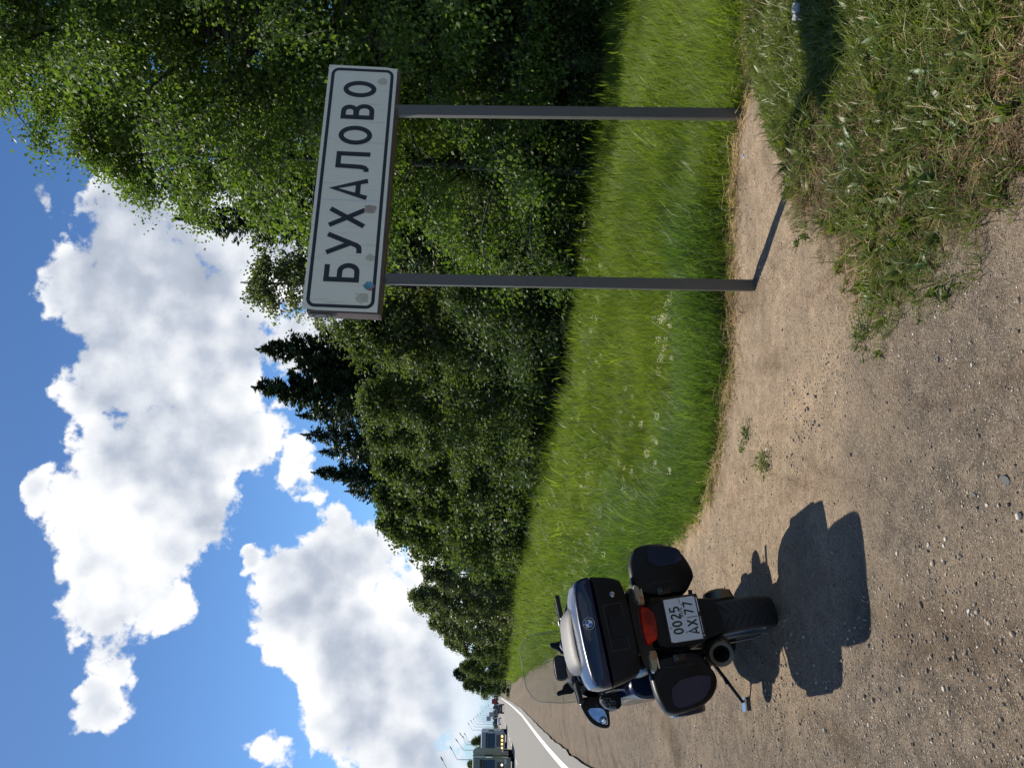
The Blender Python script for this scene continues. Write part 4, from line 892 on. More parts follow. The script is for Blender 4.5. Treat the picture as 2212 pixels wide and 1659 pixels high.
mb = MB(); mb.lathe([(0, .004), (.0095, .004), (.0115, 0)], (.016, -.495, .822), (0, -1, .1), 16); mb.build('lock', m_chrome, bike)
# lights
mb = MB(); loft_y(mb, [(-.105, .925), (.115, .915), (.118, .885), (.092, .838), (.055, .826), (-.067, .838), (-.085, .875)], [(-.53, .9, .86, 0, 0), (-.522, .97, .96, 0, 0), (-.505, 1, 1, 0, 0), (-.44, 1, 1, 0, 0)], 40, 1); mb.build('tail_light', m_red, bike)
for s, cx in ((1, .0), (-1, .0)):
    mb = MB(); o_ = [(s * .122, .918), (s * .245, .916), (s * .235, .888), (s * .18, .872), (s * .122, .862)]
    loft_y(mb, o_, [(-.515, .93, .86, 0, 0), (-.50, 1, 1, 0, 0), (-.42, 1, 1, 0, 0)], 28, 1); ind = mb.build('turn_signal', m_amber, bike)
    mb = MB(); mb.lathe([(0, .012), (.018, .008), (.022, 0)], (s * .150, -.513, .890), (0, -1, 0), 12); mb.build('bulb', m_lensor, ind)
# tail body under the top case
mb = MB(); loft_y(mb, [(-.20, .86), (.20, .86), (.25, .93), (.2, .965), (-.2, .965), (-.25, .93)], [(-.48, .9, .8, 0, 0), (-.44, 1, 1, 0, 0), (-.1, 1.0, 1.0, 0, 0), (.1, .95, 1.3, 0, -.02)], 36); mb.build('tail_fairing', m_gloss, bike)
for s in (-1, 1):
    mb = MB(); mb.tube([(s * .12, -.50, .955), (s * .15, -.3, .962), (s * .17, .0, .955)], .011, 8); mb.build('luggage_rack', m_plas, bike)
# seat
mb = MB(); loft_y(mb, [(-.19, .80), (.19, .80), (.21, .90), (.16, .97), (-.16, .97), (-.21, .90)], [(-.18, .8, .8, 0, -.01), (-.14, 1, 1, 0, 0), (.25, 1.0, 1, 0, -.02), (.34, .95, .95, 0, -.08), (.68, .8, .95, 0, -.09), (.75, .6, .8, 0, -.08)], 36); mb.build('seat', m_seat, bike)
# top case
TCX = .02
def tc_out(zs): pass
low = [(-.235, .975), (.235, .975), (.275, 1.03), (.297, 1.148), (.298, 1.156), (.290, 1.157), (-.290, 1.157), (-.298, 1.156), (-.297, 1.148), (-.275, 1.03)]
lid = [(-.292, 1.1595), (.292, 1.1595), (.300, 1.161), (.300, 1.170), (.297, 1.21), (.268, 1.272), (-.268, 1.272), (-.297, 1.21), (-.300, 1.170), (-.300, 1.161)]
mb = MB(); loft_y(mb, low, [(-.612, .86, .88, TCX, 0), (-.606, .93, .95, TCX, 0), (-.590, .975, .985, TCX, 0), (-.56, 1, 1, TCX, 0), (-.36, 1.0, 1, TCX, 0), (-.27, .95, 1, TCX, 0), (-.19, .84, .98, TCX, .01), (-.14, .68, .93, TCX, .01), (-.12, .5, .8, TCX, .02)], 60, 2); tc = mb.build('top_case', m_plas, bike)
mb = MB(); loft_y(mb, lid, [(-.618, .87, .80, TCX, -.004), (-.612, .94, .92, TCX, -.002), (-.597, .98, .99, TCX, 0), (-.565, 1, 1.03, TCX, .001), (-.45, 1.0, 1.13, TCX, .006), (-.36, 1.0, 1.17, TCX, .008), (-.27, .95, 1.15, TCX, .008), (-.19, .84, 1.05, TCX, .004), (-.14, .68, .9, TCX, .0), (-.12, .5, .7, TCX, .0)], 60, 2); mb.build('case_lid', m_blue, tc)
mb = MB(); stroke(mb, [(-.10, 1.025), (.145, 1.018), (.145, 1.12), (-.10, 1.12), (-.10, 1.025)], .004, lambda x, y, l: Vector((x, -.6135, y))); mb.build('latch_seam', m_ink, tc, smooth=False)
mb = MB(); mb.T = None; loft_y(mb, [(-.03, 1.02), (.085, 1.02), (.085, 1.105), (-.03, 1.105)], [(-.6185, .97, .97, 0, 0), (-.606, 1, 1, 0, 0)], 24, 0); mb.build('latch', m_plas, tc)
mb = MB(); mb.lathe([(0, .006), (.009, .006), (.0125, .003), (.016, 0)], (.197, -.611, 1.056), (0, -1, 0), 18); mb.build('lock', m_chrome, tc)
# round badge: black ring with letters, blue and white quarters
bc = Vector((.064, -.6225, 1.218)); bu = Vector((1, 0, 0)); bv = Vector((0, .12, 1)).normalized(); bn = bu.cross(bv)
if bn.y > 0: bn = -bn
bp_ = lambda x, y, l: bc + bu * x + bv * y + bn * (.0015 + l)
mb = MB(); mb.lathe([(0, .003), (.0325, .003), (.0345, 0)], bc - bn * .002, bn, 40); badge = mb.build('badge', m_gloss, tc)
mb = MB(); stroke(mb, arc(0, 0, .0318, .0318, 0, 360, 36), .0018, bp_); stroke(mb, arc(0, 0, .0197, .0197, 0, 360, 30), .0016, bp_)
for k in range(4):
    a = arc(0, 0, .019, .019, 90 * k, 90 * k + 90, 8)
    if k % 2: mb.add([bp_(0, 0, .0006)] + [bp_(x, y, .0006) for x, y in a], [(0, i, i + 1) for i in range(1, 9)])
for ch, an in (('B', 140), ('M', 90), ('W', 40)):
    c_, s_2 = math.cos(R(an)), math.sin(R(an)); u_ = Vector((s_2, -c_)); v_ = Vector((c_, s_2)); gw, st = GL[ch]; h_ = .0085
    for s in st: stroke(mb, [tuple(v_ * .0215 + u_ * (p[0] - gw / 2) * h_ + v_ * p[1] * h_) for p in s], .0017, bp_)
mb.build('badge_white_marks', m_blank, badge, smooth=False)
mb = MB()
for k in (0, 2):
    a = arc(0, 0, .019, .019, 90 * k, 90 * k + 90, 8); mb.add([bp_(0, 0, .0006)] + [bp_(x, y, .0006) for x, y in a], [(0, i, i + 1) for i in range(1, 9)])
mb.build('badge_blue_quarters', m_bblue, badge, smooth=False)
# back rest pad on the case
mb = MB(); loft_y(mb, [(-.165, 1.262), (.20, 1.262), (.205, 1.285), (.15, 1.322), (-.11, 1.330), (-.17, 1.29)], [(-.435, .90, .55, 0, -.018), (-.42, .97, .8, 0, -.012), (-.38, 1, 1, 0, -.004), (-.22, 1, 1.25, 0, .006), (-.17, .98, 1.1, 0, .012), (-.155, .9, .8, 0, .012)], 44); mb.build('backrest_pad', m_padm, tc)
mb = MB(); loft_y(mb, [(-.168, 1.255), (.205, 1.255), (.21, 1.272), (-.175, 1.272)], [(-.446, .97, 1, 0, .006), (-.42, 1.01, 1, 0, .008), (-.16, 1.01, 1, 0, .0)], 32, 1); mb.build('pad_base', m_plas, tc)
# panniers
def pannier(s, out, hi):
    out = [(x + 0., z) for x, z in out]
    mb = MB(); loft_y(mb, out, [(-.458, .90, .91, 0, 0), (-.452, .95, .955, 0, 0), (-.438, .985, .985, 0, 0), (-.41, 1, 1, 0, 0), (-.3, 1.0, .97, s * .006, -.018), (-.15, .99, .92, s * .006, -.035), (.0, .95, .88, -s * .002, -.05), (.10, .87, .82, -s * .014, -.058), (.18, .70, .72, -s * .035, -.062), (.225, .45, .52, -s * .06, -.062)], 56, 1)
    p = mb.build('pannier', m_plas, bike)
    # painted outer shell
    return p
outR = [(.245, .905), (.318, .905), (.375, .895), (.437, .862), (.466, .825), (.450, .70), (.430, .612), (.355, .560), (.246, .531), (.195, .572), (.160, .60), (.15, .66), (.175, .86)]
outL = [(-.203, .918), (-.31, .920), (-.40, .905), (-.468, .868), (-.466, .739), (-.435, .623), (-.365, .561), (-.300, .555), (-.250, .585), (-.165, .62), (-.150, .70), (-.165, .88)]
pr = pannier(1, outR, None); plf = pannier(-1, outL, None)
mb = MB(); loft_y(mb, [(.322, .786), (.452, .784), (.438, .70), (.422, .618), (.392, .583), (.322, .588)], [(-.463, .97, .985, 0, 0), (-.45, 1, 1, 0, 0)], 32, 1); mb.build('painted_panel', m_blue, pr)
mb = MB(); loft_y(mb, [(-.296, .818), (-.440, .846), (-.440, .74), (-.412, .648), (-.352, .602), (-.290, .592)], [(-.463, .97, .985, 0, 0), (-.45, 1, 1, 0, 0)], 32, 1); mb.build('painted_panel', m_blue, plf)
for s, pp in ((1, pr), (-1, plf)):   # painted side shell, standing 4 mm proud
    pts = [(-.32, .82), (-.06, .80), (.0, .75), (-.01, .66), (-.06, .62), (-.25, .61), (-.34, .65), (-.37, .79)]
    P_ = resample(pts, 36, 1); mb = MB(); xb = .478 if s < 0 else .474
    mb.loft([[(s * (xb + dx - .03 * abs(z - .75) ** 1.0 * 1.0 - (.05 * max(0, .66 - z) * 6 * .35)), y, z) for y, z in (P_ - P_.mean(0)) * k + P_.mean(0)] for dx, k in ((-.05, 1.0), (-.004, 1.0), (.004, .97), (.008, .90))]); mb.build('side_shell', m_blue, pp)
    mb = MB(); mb.box(min(s * .15, s * .22), max(s * .15, s * .22), -.462, -.448, .86, .868); mb.build('hinge', m_chrome, pp)
    xs_ = .235 if s > 0 else .225
    mb = MB(); mb.tube([(s * xs_, -.452, .60), (s * (xs_ + .004), -.4585, .70), (s * xs_, -.4585, .80), (s * (xs_ - .01), -.452, .885)], .0022, 5); mb.build('case_seam', m_ink, pp)
    mb = MB(); mb.box(min(s * .165, s * .205), max(s * .165, s * .205), -.470, -.455, .70, .775); mb.build('case_latch', m_gloss, pp, bevel=.004)
    mb = MB(); mb.lathe([(0, .004), (.007, .004), (.0095, 0)], (s * .185, -.470, .755), (0, -1, 0), 14); mb.build('case_lock', m_steel, pp)
# side stand
mb = MB(); mb.tube([(-.15, .66, .30), (-.33, .76, .19), (-.47, .83, .105)], [.014, .012, .011], 8); mb.tube([(-.30, .70, .22), (-.34, .70, .21)], [.014, .014], 6); ss_ = mb.build('side_stand', m_plas, bike)
mb = MB(); mb.T = None; mb.add([(-.53, .80, .100), (-.44, .80, .086), (-.44, .89, .086), (-.53, .89, .100), (-.53, .80, .108), (-.44, .80, .094), (-.44, .89, .094), (-.53, .89, .108)], [(3, 2, 1, 0), (4, 5, 6, 7), (0, 1, 5, 4), (1, 2, 6, 5), (2, 3, 7, 6), (3, 0, 4, 7)]); mb.build('stand_foot', m_chrome, ss_, smooth=False)
for s in (-1, 1):
    mb = MB(); mb.tube([(s * .16, .38, .40), (s * .27, .36, .385)], .014, 8); mb.build('foot_peg', m_rub, bike)
    mb = MB(); mb.tube([(s * .12, .1, .62), (s * .17, .3, .5), (s * .18, .45, .4)], .013, 6); mb.build('peg_bracket', m_alu, bike)
# fairing: two side shells, tank, nose
for s in (-1, 1):
    st_ = []
    for y, xo, z0, z1, xi in ((.560, .325, .62, .875, .17), (.575, .345, .58, .885, .17), (.60, .350, .54, .89, .18), (.80, .335, .44, .95, .22), (1.05, .350, .42, 1.10, .22), (1.30, .30, .50, 1.08, .18), (1.52, .20, .66, 1.0, .08)):
        P_ = resample([(xi, z0), (xo * .85, z0), (xo, z0 + (z1 - z0) * .3), (xo, z0 + (z1 - z0) * .72), (xo * .86, z1), (xi, z1)], 24, 1); st_.append([(s * a, y, b_) for a, b_ in P_])
    mb = MB(); mb.loft(st_); mb.build('side_fairing', m_blue, bike)
mb = MB(); loft_y(mb, [(-.18, .78), (.18, .78), (.2, .95), (.12, 1.05), (-.12, 1.05), (-.2, .95)], [(.62, .7, .8, 0, -.03), (.70, 1, 1, 0, 0), (.95, 1.05, 1.1, 0, .02), (1.05, .9, .9, 0, 0)], 32); mb.build('fuel_tank', m_blue, bike)
mb = MB(); loft_y(mb, [(-.25, .95), (.25, .95), (.27, 1.1), (.20, 1.215), (-.17, 1.225), (-.27, 1.1)], [(.98, .85, .9, 0, -.02), (1.02, 1, 1, 0, 0), (1.2, .95, .98, 0, 0), (1.42, .6, .7, 0, -.04), (1.5, .3, .4, 0, -.06)], 36); mb.build('cockpit_fairing', m_gloss, bike)
mb = MB(); loft_y(mb, [(-.20, 1.10), (-.02, 1.12), (.06, 1.19), (.05, 1.235), (-.06, 1.262), (-.16, 1.245), (-.21, 1.19)], [(.70, .8, .8, 0, -.02), (.74, 1, 1, 0, 0), (.95, 1.05, 1, 0, 0), (1.05, 1, .9, 0, 0)], 36); mb.build('dashboard_hood', m_plas, bike)
mb = MB(); mb.lathe([(0, .004), (.028, .006), (.033, .0)], (-.155, .692, 1.185), (-.25, -.9, .35), 20); mb.build('speaker', m_plas, bike)
mb = MB(); mb.tube([(-.115, .69, 1.205), (-.155, .685, 1.19), (-.193, .69, 1.160)], [.004, .007, .004], 6); mb.build('speaker_trim', m_chrome, bike)
mb = MB(); mb.lathe([(0, .012), (.14, .006), (.17, 0)], (0, 1.54, .80), (0, 1, .2), 24); mb.build('headlight', m_chrome, bike)
# front end
for s in (-1, 1):
    mb = MB(); mb.tube([(s * .10, 1.48, .30), (s * .10, 1.30, .75), (s * .10, 1.1, 1.05)], .026, 10); mb.build('fork_leg', m_steel, bike)
mb = MB()
secs = []
for a in np.linspace(-70, 110, 14): secs.append([(x, 1.485 - math.sin(R(a)) * r2, .305 + math.cos(R(a)) * r2) for x, r2 in ((-.075, .30), (-.072, .335), (0, .345), (.072, .335), (.075, .30), (0, .32))])
mb.loft(secs); mb.build('front_fender', m_blue, bike)
# windscreen, slightly curved and raked sheet
ws = [(-.275, 1.13), (-.252, 1.303), (-.212, 1.461), (-.165, 1.528), (-.10, 1.541), (.0, 1.540), (.155, 1.530), (.225, 1.500), (.252, 1.42), (.250, 1.27), (.235, 1.13)]
WSN = 13; rows = []
zz = np.linspace(1.13, 1.54, 12); lx = np.interp(zz, [1.13, 1.303, 1.461, 1.515, 1.534, 1.541], [-.262, -.250, -.214, -.178, -.145, -.10]); rx = np.interp(zz, [1.13, 1.27, 1.42, 1.49, 1.525, 1.541], [.235, .250, .250, .228, .185, .14])
def wsheet(dy):
    V_ = []
    for z, a, b_ in zip(zz, lx, rx):
        for t in np.linspace(0, 1, WSN):
            x = a + (b_ - a) * t; V_.append((x, 1.15 - (z - 1.3) * .28 + .0 - (x - (a + b_) / 2) ** 2 * 1.1 + .04 + dy, z))
    return V_
A_, B_ = wsheet(0), wsheet(.004); nA = len(A_); fs_ = []
for i in range(11):
    for j in range(WSN - 1):
        a = i * WSN + j; fs_ += [(a, a + 1, a + WSN + 1, a + WSN), (nA + a, nA + a + WSN, nA + a + WSN + 1, nA + a + 1)]
me = mesh('windscreen', A_ + B_, fs_, m_glass, smooth=True); wsc = link('windscreen', me, bike)
rim_ = [A_[i * WSN] for i in range(12)] + [A_[11 * WSN + j] for j in range(WSN)] + [A_[i * WSN + WSN - 1] for i in range(11, -1, -1)]
m_edge = simple('screen_edge', (.25, .32, .31), .2, coat=.5)
mb = MB(); mb.tube([Vector(p) + Vector((0, .002, 0)) for p in rim_], .0024, 5); mb.build('screen_edge', m_edge, wsc)
# mounts, navigator in its cover
def plate_part(name, out, y, th_, m, parent=bike, n=28, sm_=1, bev=0):
    mb = MB(); loft_y(mb, out, [(y, .95, .95, 0, 0), (y + .003, 1, 1, 0, 0), (y + th_, 1, 1, 0, 0)], n, sm_); return mb.build(name, m, parent)
plate_part('screen_bracket', [(.161, 1.324), (.150, 1.325), (.127, 1.317), (.104, 1.27), (.064, 1.25), (.083, 1.20), (.165, 1.19), (.170, 1.235), (.156, 1.262)], 1.0, .05, m_plas, n=40)
plate_part('screen_bracket', [(-.172, 1.340), (-.205, 1.335), (-.198, 1.29), (-.205, 1.206), (-.118, 1.19), (-.121, 1.245), (-.140, 1.285), (-.166, 1.292)], 1.0, .05, m_plas, n=40)
mb = MB(); mb.tube([(.085, .99, 1.235), (.12, .99, 1.25), (.155, .99, 1.245)], [.006, .011, .006], 8); mb.build('bracket_trim', m_chrome, bike)
gp = plate_part('navigation_unit', [(.044, 1.316), (.052, 1.30), (.046, 1.258), (.013, 1.243), (-.090, 1.256), (-.113, 1.272), (-.106, 1.322), (-.085, 1.334), (.03, 1.328)], .85, .035, m_fabric, n=40)
mb = MB(); P_ = resample([(.046, 1.318), (.056, 1.30), (.048, 1.256), (.013, 1.240), (-.093, 1.253), (-.117, 1.270), (-.110, 1.324), (-.087, 1.338), (.03, 1.332)], 40, 1)
mb.tube([(a, .862, b_) for a, b_ in P_] + [(P_[0][0], .862, P_[0][1])], .003, 5); mb.build('cover_piping', m_blank if False else m_padm, gp)
# handlebars, turned to the left
def steer(mb, a=R(20), py=.95):
    for v_ in mb.v: x, y = v_.x, v_.y - py; v_.x = x * math.cos(a) - y * math.sin(a); v_.y = py + x * math.sin(a) + y * math.cos(a)
    return mb
for s in (-1, 1):
    mb = MB(); mb.tube([(s * .05, .95, 1.16), (s * .14, .86, 1.21), (s * .20, .78, 1.215), (s * .26, .74, 1.218)], .013, 8); hb = steer(mb).build('handlebar', m_alu, bike)
    e = Vector((s * .385, .70, 1.222)); mb = MB(); mb.tube([(s * .245, .75, 1.220), (s * .30, .73, 1.221), tuple(e)], [.017, .0185, .017], 12); mb.lathe([(0, .012), (.018, .010), (.02, -.004)], e, (s, -.3, 0), 12); steer(mb).build('grip', m_rub, hb)
    mb = MB(); mb.tube([(s * .22, .80, 1.222), (s * .29, .80, 1.235), (s * .37, .77, 1.238)], [.009, .006, .005], 6); steer(mb).build('lever', m_alu, hb)
    mb = MB(); mb.lathe([(.0, .035), (.022, .03), (.024, 0), (.018, -.03), (0, -.032)], (s * .205, .775, 1.225), (s * .9, -.3, .1), 12); steer(mb).build('switch_housing', m_gloss, hb)
mb = MB(); mb.tube([(.241, .86, 1.222), (.285, .875, 1.272), (.326, .89, 1.318)], [.003, .0022, .0018], 5); mb.build('antenna', m_plas, bike)
# mirrors under the bars
mo = [(-.262, 1.205), (-.240, 1.16), (-.262, 1.04), (-.300, 1.02), (-.352, 1.006), (-.456, 1.018), (-.472, 1.035), (-.462, 1.085), (-.425, 1.145), (-.345, 1.185)]
mg = [(-.318, 1.160), (-.330, 1.067), (-.352, 1.040), (-.436, 1.036), (-.448, 1.046), (-.432, 1.092), (-.380, 1.143)]
for s in (-1, 1):
    k = -s
    mb = MB(); loft_y(mb, [(x * k, z) for x, z in mo], [(.932, .96, .96, 0, 0), (.937, .99, .99, 0, 0), (.95, 1, 1, 0, 0), (1.02, .96, .9, -s * .0, 0), (1.08, .75, .6, -s * .02, 0), (1.11, .4, .3, -s * .04, 0)], 44, 1); mh = mb.build('mirror', m_gloss, bike)
    mb = MB(); loft_y(mb, [(x * k, z) for x, z in mg], [(.9095, .97, .97, 0, 0), (.914, 1, 1, 0, 0)], 36, 1)
    for v_ in mb.v: v_.y += (v_.z - 1.10) * .30
    mb.add([], []); mb.build('mirror_glass', m_mirror, mh)
    if s < 0:
        mb = MB(); mb.lathe([(0, .010), (.010, .0095), (.019, .0065), (.0235, .002)], (-.416, .900, 1.066), (0, -1, .3), 22); mb.build('blind_spot_mirror', m_mirror, mh)
        mb = MB(); mb.lathe([(.0235, .003), (.0265, .004), (.0275, 0)], (-.416, .900, 1.066), (0, -1, .3), 22); mb.build('blind_spot_rim', m_plas, mh)
# button panel on the left inner fairing
mb = MB(); loft_y(mb, [(-.255, .93), (-.345, .93), (-.368, .965), (-.364, 1.010), (-.335, 1.055), (-.30, 1.075), (-.25, 1.06)], [(.79, .97, .97, 0, 0), (.80, 1, 1, 0, 0), (.95, 1.05, 1, 0, 0)], 36, 1); ip = mb.build('inner_panel', m_plas, bike)
mb = MB(); loft_y(mb, [(-.278, 1.062), (-.302, 1.069), (-.340, 1.047), (-.361, 1.006), (-.361, .974), (-.30, .972), (-.278, 1.02)], [(.782, .97, .97, 0, 0), (.789, 1, 1, 0, 0)], 36, 1); kp = mb.build('button_panel', m_alu, ip)
mb = MB(); mb.tube([(-.296, .785, 1.072), (-.340, .785, 1.049), (-.362, .785, 1.008), (-.363, .785, .972)], .005, 6); mb.build('panel_trim', m_blank, kp)
for i in range(3):
    for j in range(3):
        mb = MB(); c_ = (-.292 - .021 * i - .003 * j, .782, 1.040 - .024 * j - .006 * i); mb.lathe([(0, .008), (.006, .0075), (.0088, .004), (.0092, 0)], c_, (0, -1, .1), 12); mb.build('button', m_gloss, kp)
mb = MB(); mb.tube([(-.175, .72, 1.146), (-.23, .73, 1.09), (-.29, .75, 1.04), (-.345, .765, .985)], .006, 6); mb.tube([(-.19, .72, 1.12), (-.26, .74, 1.03)], .009, 6); mb.build('cable', m_rub, bike)

# ------------------------------------------------------------------ vehicles
def road_pos(y, off):
    x = float(np.interp(y, WY, WX)); x2 = float(np.interp(y + 2, WY, WX)); t = Vector((x2 - x, 2, 0)).normalized(); n = Vector((-t.y, t.x, 0))
    return Vector((x, y, 1.2 * float(sm(60, 400, np.float64(y))) + .013)) + n * off, math.atan2(-t.x, t.y)
m_vtyre = simple('vehicle_tyre', (.02, .02, .02), .8); m_vglass = simple('vehicle_glass', (.02, .028, .032), .06, coat=.5)
m_dk = simple('vehicle_dark', (.02, .02, .022), .5); m_lampw = simple('lamp_lens', (.6, .6, .58), .15); m_tail = simple('tail_lens', (.35, .01, .01), .2)
m_amb = simple('lit_amber', (.8, .35, .05), .3, emis=((1., .5, .08), 5.)); m_lit = simple('lit_headlight', (.9, .9, .9), .3, emis=((1, 1, .95), 6.))
def vwheel(parent, x, y, rad, w):
    mb = MB(); mb.lathe([(rad * .6, -w / 2), (rad * .95, -w / 2), (rad, -w * .35), (rad, w * .35), (rad * .95, w / 2), (rad * .6, w / 2)], (x, y, rad), (1, 0, 0), 22); wh_ = mb.build('wheel', m_vtyre, parent)
    mb = MB(); mb.lathe([(0, -w * .3), (rad * .6, -w * .42), (rad * .62, w * .42), (0, w * .3)], (x, y, rad), (1, 0, 0), 16); mb.build('rim', m_alu, wh_)
def truck(y, off, cabc, boxc, label, lights=None, visor=True):
    """faces the camera: local -Y is the front"""
    p, a = road_pos(y, off); t = empty('truck', p, a, label, 'truck', 'trucks coming toward the camera')
    mc = simple('truck_cab', cabc, .4, var=.15, coat=.4); mx_ = simple('truck_box', boxc, .6, var=.15, scale=2)
    # cab: side profile (y, z), lofted over the width
    prof = [(0, .55), (-.02, 1.45), (.02, 1.75), (.16, 3.05), (.30, 3.25), (.55, 3.95), (2.2, 4.05), (2.2, .55)]
    mb = MB(); mb.loft([[(x, yy * 1 + dy, z) for yy, z in prof] for x, dy in ((-1.22, .05), (-1.15, 0), (1.15, 0), (1.22, .05))]); cab = mb.build('cab', mc, t, bevel=.03)
    mb = MB(); mb.add([(-1.08, .015, 1.86), (1.08, .015, 1.86), (1.02, .145, 2.98), (-1.02, .145, 2.98), (-1.08, -.01, 1.86), (1.08, -.01, 1.86), (1.02, .12, 2.98), (-1.02, .12, 2.98)], [(4, 5, 6, 7), (0, 3, 2, 1), (0, 1, 5, 4), (1, 2, 6, 5), (2, 3, 7, 6), (3, 0, 4, 7)]); mb.build('windscreen', m_vglass, cab)
    for s in (-1, 1):
        mb = MB(); mb.box(s * 1.222 - .01, s * 1.222 + .01, .45, 1.35, 1.9, 2.8); mb.build('side_window', m_vglass, cab)
        mb = MB(); mb.box(s * 1.42 - .10, s * 1.42 + .10, .12, .22, 2.05, 2.85); mb.tube([(s * 1.2, .2, 2.8), (s * 1.4, .17, 2.8)], .03, 6); mb.build('mirror', m_dk, cab, bevel=.02)
        mb = MB(); mb.box(s * .92 - .2, s * .92 + .2, -.06, -.025, .72, .95); mb.build('headlight', m_lampw, cab, bevel=.01)
    if visor:
        mb = MB(); mb.box(-1.1, 1.1, -.28, -.22, 3.02, 3.30); mb.build('sun_visor', mc if False else m_dk, cab, bevel=.01)
    mb = MB()
    for i in range(6): mb.box(-.85, .85, -.05, -.022, 1.02 + i * .11, 1.09 + i * .11)
    mb.build('grille', m_dk, cab); mb = MB(); mb.box(-1.22, 1.22, -.12, .3, .32, .66); mb.build('bumper', mc, cab, bevel=.03)
    mb = MB(); mb.box(-.27, .27, -.128, -.122, .42, .54); mb.build('number_plate', m_white, cab)
    if lights == 'amber':
        for x in (-1.0, -.45, .1, .65):
            mb = MB(); mb.lathe([(0, .03), (.10, .02), (.12, 0)], (x, -.125, .78), (0, -1, 0), 12); mb.build('lit_lamp', m_amb, cab)
    else:
        mb = MB(); mb.lathe([(0, .03), (.06, .02), (.08, 0)], (.62, -.13, 1.18), (0, -1, 0), 12); mb.build('lit_lamp', m_lit, cab)
    for yy in (1.2,): 
        for s in (-1, 1): vwheel(t, s * 1.03, yy, .5, .32)
    for yy in (6.2, 10.6, 11.9):
        for s in (-1, 1): vwheel(t, s * 1.03, yy, .5, .5)
    mb = MB(); mb.box(-1.275, 1.275, 2.75, 14.2, 1.15, 4.05); bx = mb.build('cargo_box', mx_, t, bevel=.02)
    mb = MB(); mb.box(-.9, .9, 1.9, 13.8, .75, 1.14); mb.build('chassis', m_dk, t)
    mb = MB(); mb.box(-1.26, -1.2, 3.6, 9.5, .5, 1.05); mb.box(1.2, 1.26, 3.6, 9.5, .5, 1.05); mb.build('side_guard', m_alu, t)
    return t
t1 = truck(84, 5.75, (.22, .25, .19), (.19, .21, .13), 'front truck with olive cab and tarp box, partly cut by the photo border')
t2 = truck(134, 5.6, (.28, .33, .36), (.62, .62, .60), 'second truck with white box and lit amber lamps', 'amber')
vis = [c for c in bpy.data.objects if c.name.startswith('sun_visor') and c.parent and c.parent.parent is t1][0]
mb = MB(); text_strokes(mb, 'VOLVO', -.72, 3.06, .19, .035, lambda x, y, l: Vector((x, -.283 - l * 10, y)), gap=.5, sx=1.2); mb.build('visor_letters', m_post, t1, smooth=False)
def car(y, off, col, label, name, cat, L_=4.6, W_=1.85, H_=1.75, away=True, rack=False):
    p, a = road_pos(y, off); t = empty(name, p, a + (0 if away else math.pi), label, cat)
    mc = simple(name + '_paint', col, .25, coat=.8, metal=.2); hw = W_ / 2
    # rear of the car at local y=0, front at +L
    low_ = [(0, .35), (-.05, .7), (.0, 1.0), (L_ * .72, 1.0), (L_ * .97, .8), (L_, .55), (L_ * .98, .32)]
    mb = MB(); mb.loft([[(x, yy * k + (1 - k) * L_ * .5, z) for yy, z in low_] for x, k in ((-hw, .95), (-hw * .93, 1), (hw * .93, 1), (hw, .95))]); body = mb.build('body', mc, t, bevel=.03)
    mb = MB(); mb.loft([[(x * 1.0, y0, z) for x, z in [(-hw * .95, 1.0), (hw * .95, 1.0), (hw * .76, H_), (-hw * .76, H_)]] for y0, in ((.12,), (L_ * .55,))]); 
    for v_ in mb.v:
        if v_.z > 1.2: v_.y = .28 if v_.y < 1 else L_ * .50
        elif v_.y > 1: v_.y = L_ * .68
    cb = mb.build('cabin', m_vglass, t, bevel=.02); mb = MB(); mb.box(-hw * .75, hw * .75, .28, L_ * .5, H_ - .01, H_ + .035); mb.build('roof', mc, t, bevel=.015)
    for s in (-1, 1):
        mb = MB(); mb.box(min(s * hw * .72, s * hw * .93), max(s * hw * .72, s * hw * .93), -.07, .02, .78, 1.02); mb.build('tail_light', m_tail, t, bevel=.01)
        mb = MB(); mb.box(min(s * hw * .65, s * hw * .9), max(s * hw * .65, s * hw * .9), L_ - .06, L_ + .0, .62, .78); mb.build('headlight', m_lampw, t, bevel=.01)
        mb = MB(); mb.box(min(s * hw * 1.0, s * hw * 1.2), max(s * hw * 1.0, s * hw * 1.2), L_ * .6, L_ * .64, 1.0, 1.17); mb.build('mirror', mc, t, bevel=.01)
        for yy in (.85, L_ - .9): vwheel(t, s * (hw - .12), yy, .35, .22)
    mb = MB(); mb.box(-.26, .26, -.085, -.075, .62, .74); mb.build('number_plate', m_white, t); mb = MB(); mb.box(-hw * .97, hw * .97, -.1, .1, .35, .55); mb.build('bumper', m_dk, t, bevel=.02)
    return t
car(178, 1.75, (.012, .013, .016), 'black off-road car driving away in the near lane', 'black_car', 'car', H_=1.78)
car(246, 6.1, (.55, .57, .58), 'pale silver van coming behind the second truck', 'pale_van', 'van', H_=1.95, away=False)
p, a = road_pos(410, 2.2); t = empty('red_truck', p, a, 'small red truck far ahead near the horizon', 'truck')
mr = simple('red_body', (.25, .02, .03), .5); mb = MB(); mb.box(-1.1, 1.1, 0, 5, 1, 3.3); mb.build('cargo_box', mr, t, bevel=.05); mb = MB(); mb.box(-1.0, 1.0, 5.3, 7, .8, 2.5); mb.build('cab', mr, t, bevel=.1)
for s in (-1, 1):
    for yy in (1.2, 6.1): vwheel(t, s * .95, yy, .5, .4)

